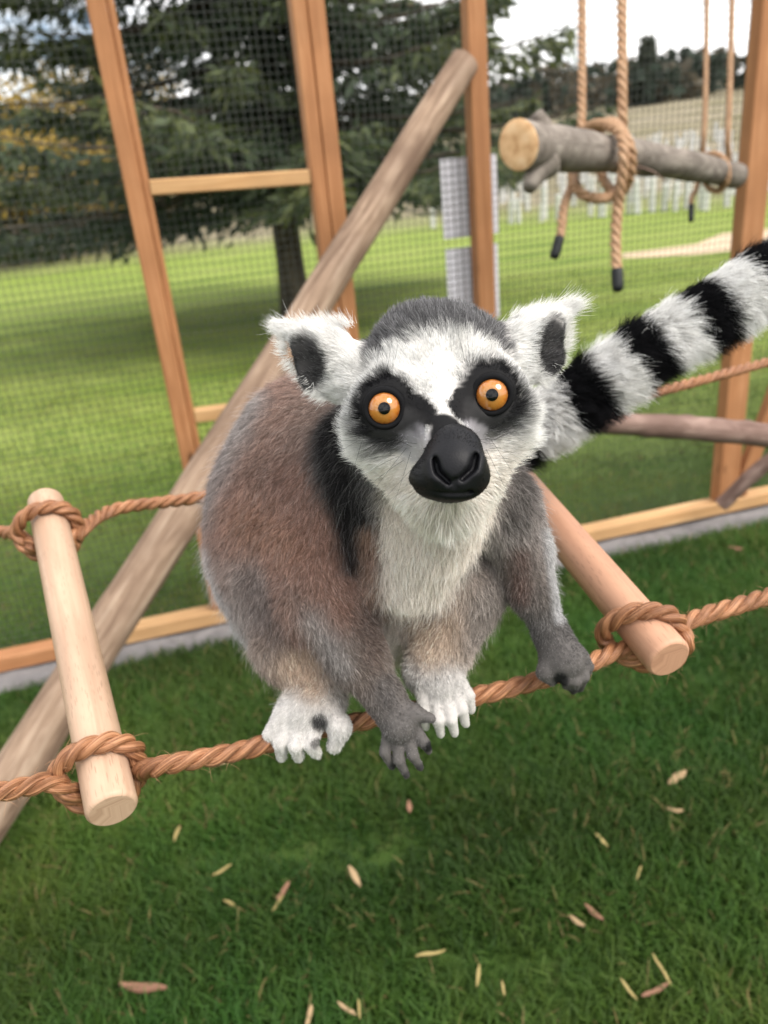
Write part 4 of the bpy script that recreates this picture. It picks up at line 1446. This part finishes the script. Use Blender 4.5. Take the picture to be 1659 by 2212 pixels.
# ------------------------------------------------------------------ wood along the hill crest: reads as one mass
def far_wood():
    r = np.random.default_rng(31)
    C, D, Up, L, W_, Cl = [], [], [], [], [], []
    for i in range(520):
        az = math.radians(r.uniform(-42, 52))
        dist = r.uniform(96, 150)
        x, y = math.sin(az) * dist, math.cos(az) * dist
        z = far_z(x, y)
        H = r.uniform(3.0, 5.4)
        con = r.random() < .6
        m_ = 55
        h = r.random(m_) ** .8
        R = (1.5 * (1 - h) + .25) if con else 1.7 * np.sqrt(np.clip(1 - (2 * h - 1) ** 2, .05, 1))
        a = r.random(m_) * 6.28
        q = np.sqrt(r.random(m_))
        C.append(np.stack([x + np.sin(a) * R * q, y + np.cos(a) * R * q, z + .2 + h * H], 1))
        d = np.stack([np.sin(a), np.cos(a), r.uniform(-.9, .3, m_)], 1)
        D.append(d / np.linalg.norm(d, axis=1)[:, None])
        Up.append(r.normal(0, 1, (m_, 3)))
        L.append(r.uniform(.8, 1.8, m_)); W_.append(r.uniform(.6, 1.3, m_))
        base = np.array((.035, .05, .035)) if con else np.array((.10, .085, .06))
        Cl.append(base[None] * r.uniform(.6, 1.5, (m_, 1)))
    v = leaf_quads(np.vstack(C), np.vstack(D), np.vstack(Up), np.concatenate(L), np.concatenate(W_))
    n = len(v) // 4
    tag(mesh('far_wood', v, np.arange(n * 4).reshape(n, 4), M['leaf'], smooth=False, colors=np.repeat(np.vstack(Cl), 4, 0)), 'dark mixed wood along the far hill crest', 'wood', kind='stuff')
far_wood()
ft = on_hill(1384, 100)
spruce('tall_conifer', ft, 7.0, .22, 1.2, 1.7, 'tall conifer rising above the wood on the far hill', 14, 8, 40, 8, .8, c_lo=(.05, .065, .05), c_hi=(.12, .13, .07))

# ------------------------------------------------------------------ white tree guards in rows on the slope
TUB = None
r = np.random.default_rng(77)
cnt = 0
for row in range(9):
    dist = 17.6 + row * 2.5
    for k in range(34):
        px = 930 + k * (24 + 0 * row) + r.normal(0, 8) + (12 if row % 2 else 0)
        if px > 1720 or r.random() < .30:
            continue
        x, y, z = on_hill(px, dist + r.normal(0, .25))
        if TUB is None:
            prof = [(0.062, 0), (0.062, .50), (.066, .53), (.054, .53), (.052, .1)]
            V, Fc = [], []
            for rr_, zz in prof:
                for j in range(10):
                    V.append((rr_ * math.cos(j * .6283), rr_ * math.sin(j * .6283), zz))
            for a in range(len(prof) - 1):
                for j in range(10):
                    Fc.append([a * 10 + j, a * 10 + (j + 1) % 10, a * 10 + 10 + (j + 1) % 10, a * 10 + 10 + j])
            TUB = mesh('tree_guard', np.array(V), Fc, M['tree_tube'], origin=(0, 0, 0))
            tag(TUB, 'white tree guard tube planted in rows on the brown slope', 'tree guard', 'white tree guards on the slope')
            o = TUB
        else:
            o = TUB.copy()
            col.objects.link(o)
        o.location = (x, y, z - .03)
        o.rotation_euler = (r.normal(0, .04), r.normal(0, .04), 0)
        s = r.uniform(.7, 1.25)
        o.scale = (s, s, s * r.uniform(.9, 1.25))
        cnt += 1
print('tubes', cnt)

# ------------------------------------------------------------------ grass
def grass(name, n, sampler, hmin, hmax, width, c_lo, c_hi, dry, seed, lean=.6):
    r = np.random.default_rng(seed)
    x, y = sampler(r, n)
    n = len(x)
    nz = wob(np.stack([x, y, x * 0], 1), 3.5, seed)[:, 0] * .5 + wob(np.stack([x, y, x * 0], 1), 14, seed + 1)[:, 0] * .5
    keep = r.random(n) < np.clip(1.15 + 1.3 * nz, .25, 1)
    x, y, nz = x[keep], y[keep], nz[keep]
    n = len(x)
    h = r.uniform(hmin, hmax, n) * (1 + .35 * nz)
    a = r.random(n) * 6.28 + 1.2 * nz
    ln = r.uniform(.2, 1.0, n) * lean
    u = np.linspace(0, 1, 4)[None, :]
    X = x[:, None] + (np.sin(a) * ln * h)[:, None] * u ** 1.8
    Y = y[:, None] + (np.cos(a) * ln * h)[:, None] * u ** 1.8
    Zz = GZ - .003 + (h * np.sqrt(np.clip(1 - (ln * .75) ** 2, .1, 1)))[:, None] * (u - .12 * u ** 2)
    w = np.clip(r.random(n) * .75 + .25 * nz + .1, 0, 1)[:, None]
    c = (np.array(c_lo) * (1 - w) + np.array(c_hi) * w) * (1 + .38 * wob(np.stack([x, y, x * 0], 1), 5.0, seed + 5)[:, :1])
    c[:, 0] *= 1 + .25 * wob(np.stack([x, y, x * 0], 1), 7.0, seed + 9)[:, 0]
    dr = r.random(n) < dry * (1 + 1.2 * nz)
    c[dr] = np.array((.30, .24, .10)) * r.uniform(.5, 1.1, (dr.sum(), 1))
    rad = width * np.array([.8, 1.0, .75, .12])[None] * r.uniform(.6, 1.3, n)[:, None]
    o = strands(name, np.stack([X, Y, Zz], -1), rad, c, M['blade'])
    return o
def inside(r, n):
    y = .45 + (r.random(n) ** .9) * 2.3
    x = (r.random(n) * 2 - 1) * (1.0 + .8 * y)
    k = (y - F0[1] - (x - F0[0]) * .235) < -.085
    return x[k], y[k]
def outside(r, n):
    y = 1.7 + r.random(n) ** 1.5 * 7.5
    x = (r.random(n) * 2 - 1) * (1.3 + .8 * y)
    k = (y - F0[1] - (x - F0[0]) * .235) > .09
    return x[k], y[k]
tag(grass('enclosure_grass', 340000, inside, .022, .055, .0013, (.034, .076, .014), (.096, .172, .032), .028, 41, .9), 'dense dark green grass inside the enclosure', 'grass')
tag(grass('lawn_grass', 180000, outside, .016, .034, .0015, (.075, .125, .02), (.19, .25, .05), .05, 42, .7), 'shorter lighter lawn grass beyond the fence', 'grass')

# ------------------------------------------------------------------ wood chips and straw lying in the grass
def chip(px, py, lpx, wpx, ang, kind, label):
    c = G(px, py, GZ + .028)
    dd = np.dot(c - CAM, FW)
    L, Wd = lpx * dd / FPX, wpx * dd / FPX
    a0 = G(px - math.cos(ang) * 10, py - math.sin(ang) * 10, GZ + .028)
    a1 = G(px + math.cos(ang) * 10, py + math.sin(ang) * 10, GZ + .028)
    d = (a1 - a0) / np.linalg.norm(a1 - a0)
    s = np.array([-d[1], d[0], 0])
    r = random
    V, Fc = [], []
    n = 6
    for i in range(n):
        u = i / (n - 1) - .5
        w = Wd * (1 - .75 * abs(2 * u) ** 3) * r.uniform(.8, 1.15)
        z = .0022 * math.sin(i * 1.3 + px) * (L / .06)
        for sx, sz in ((-1, 0), (1, 0), (.8, 1), (-.8, 1)):
            V.append(c + d * u * L + s * sx * w / 2 + np.array([0, 0, z + sz * max(.002, Wd * .3)]))
    for i in range(n - 1):
        for k in range(4):
            Fc.append([i * 4 + k, i * 4 + (k + 1) % 4, i * 4 + 4 + (k + 1) % 4, i * 4 + 4 + k])
    Fc += [[3, 2, 1, 0], [(n - 1) * 4 + k for k in range(4)]]
    name, cat, mt = {'p': ('wood_chip', 'wood chip', 'chip_pale'), 'r': ('bark_chip', 'bark chip', 'chip_red'), 's': ('straw_stalk', 'straw', 'straw')}[kind]
    grp = {'p': 'pale wood chips in the grass', 'r': 'reddish bark chips in the grass', 's': 'straw stalks in the grass'}[kind]
    tag(mesh(name, np.array(V), Fc, M[mt], smooth=False), label, cat, grp)
PL, RL, SL = 'pale wood chip lying in the dark grass below the ladder', 'small reddish bark chip lying in the grass', 'yellow straw stalk lying in the grass'
for a in ((766, 1893, 60, 15, 1.05, 'p', 'curved pale wood chip lying alone in the dark grass'), (310, 2133, 108, 20, .08, 'r', 'longest reddish bark piece lying flat in the grass'),
          (1463, 1680, 60, 16, -.65, 'p', PL), (497, 1640, 62, 15, -.45, 'p', PL), (1458, 1750, 34, 10, .1, 'p', PL), (1245, 1990, 40, 11, .6, 'p', PL), (1283, 1972, 50, 13, .7, 'r', RL),
          (884, 1742, 34, 11, 1.5, 'r', RL), (612, 1925, 50, 11, -.95, 'r', RL), (600, 1952, 44, 7, -.95, 's', SL), (382, 1800, 44, 8, -1.2, 's', SL),
          (1430, 2095, 80, 8, 1.05, 's', SL), (1415, 2140, 70, 11, -.45, 'r', RL), (1033, 2108, 52, 8, -1.45, 's', SL), (1087, 2135, 34, 6, 1.4, 's', SL), (750, 2180, 52, 10, .6, 'p', PL),
          (776, 2180, 44, 7, 1.5, 's', SL), (668, 2195, 46, 11, -1.3, 'p', PL), (930, 2060, 66, 8, -.2, 's', SL), (1380, 1885, 40, 6, -1.2, 's', SL), (1300, 1815, 42, 8, .8, 's', SL), (495, 1950, 32, 7, .4, 's', SL),
          (1358, 2138, 54, 7, .9, 's', SL), (480, 1880, 44, 7, -.5, 's', SL), (1590, 1185, 30, 9, .1, 'r', RL)):
    chip(*a)

# stray fibres standing off the ropes
for par, p, t, nn, bb, R in FUZZ:
    r = np.random.default_rng(len(p))
    L = np.linalg.norm(np.diff(p, axis=0), axis=1).sum()
    n = int(L / R * 9)
    i = r.integers(1, len(p) - 1, n)
    a = r.random(n) * 6.283
    out = np.cos(a)[:, None] * nn[i] + np.sin(a)[:, None] * bb[i]
    root = p[i] + out * R * .93
    d = out * r.uniform(.05, .5, (n, 1)) + t[i] * r.choice([-1, 1], (n, 1)) * r.uniform(.4, 1, (n, 1)) + r.normal(0, .25, (n, 3))
    d /= np.linalg.norm(d, axis=1)[:, None]
    u = np.linspace(0, 1, 4)[None, :, None]
    LL = R * r.uniform(.4, 1.5, n)[:, None, None]
    pts = root[:, None] + LL * (d[:, None] * u - np.array([0, 0, .3]) * u ** 2)
    strands('loose_fibres', pts, np.full((1, 1), R * .012) * np.array([[1, .9, .7, .3]]) * np.ones((n, 1)), np.array((.46, .25, .14)) * r.uniform(.6, 1.25, (n, 1)), M['fur_rope'], par)
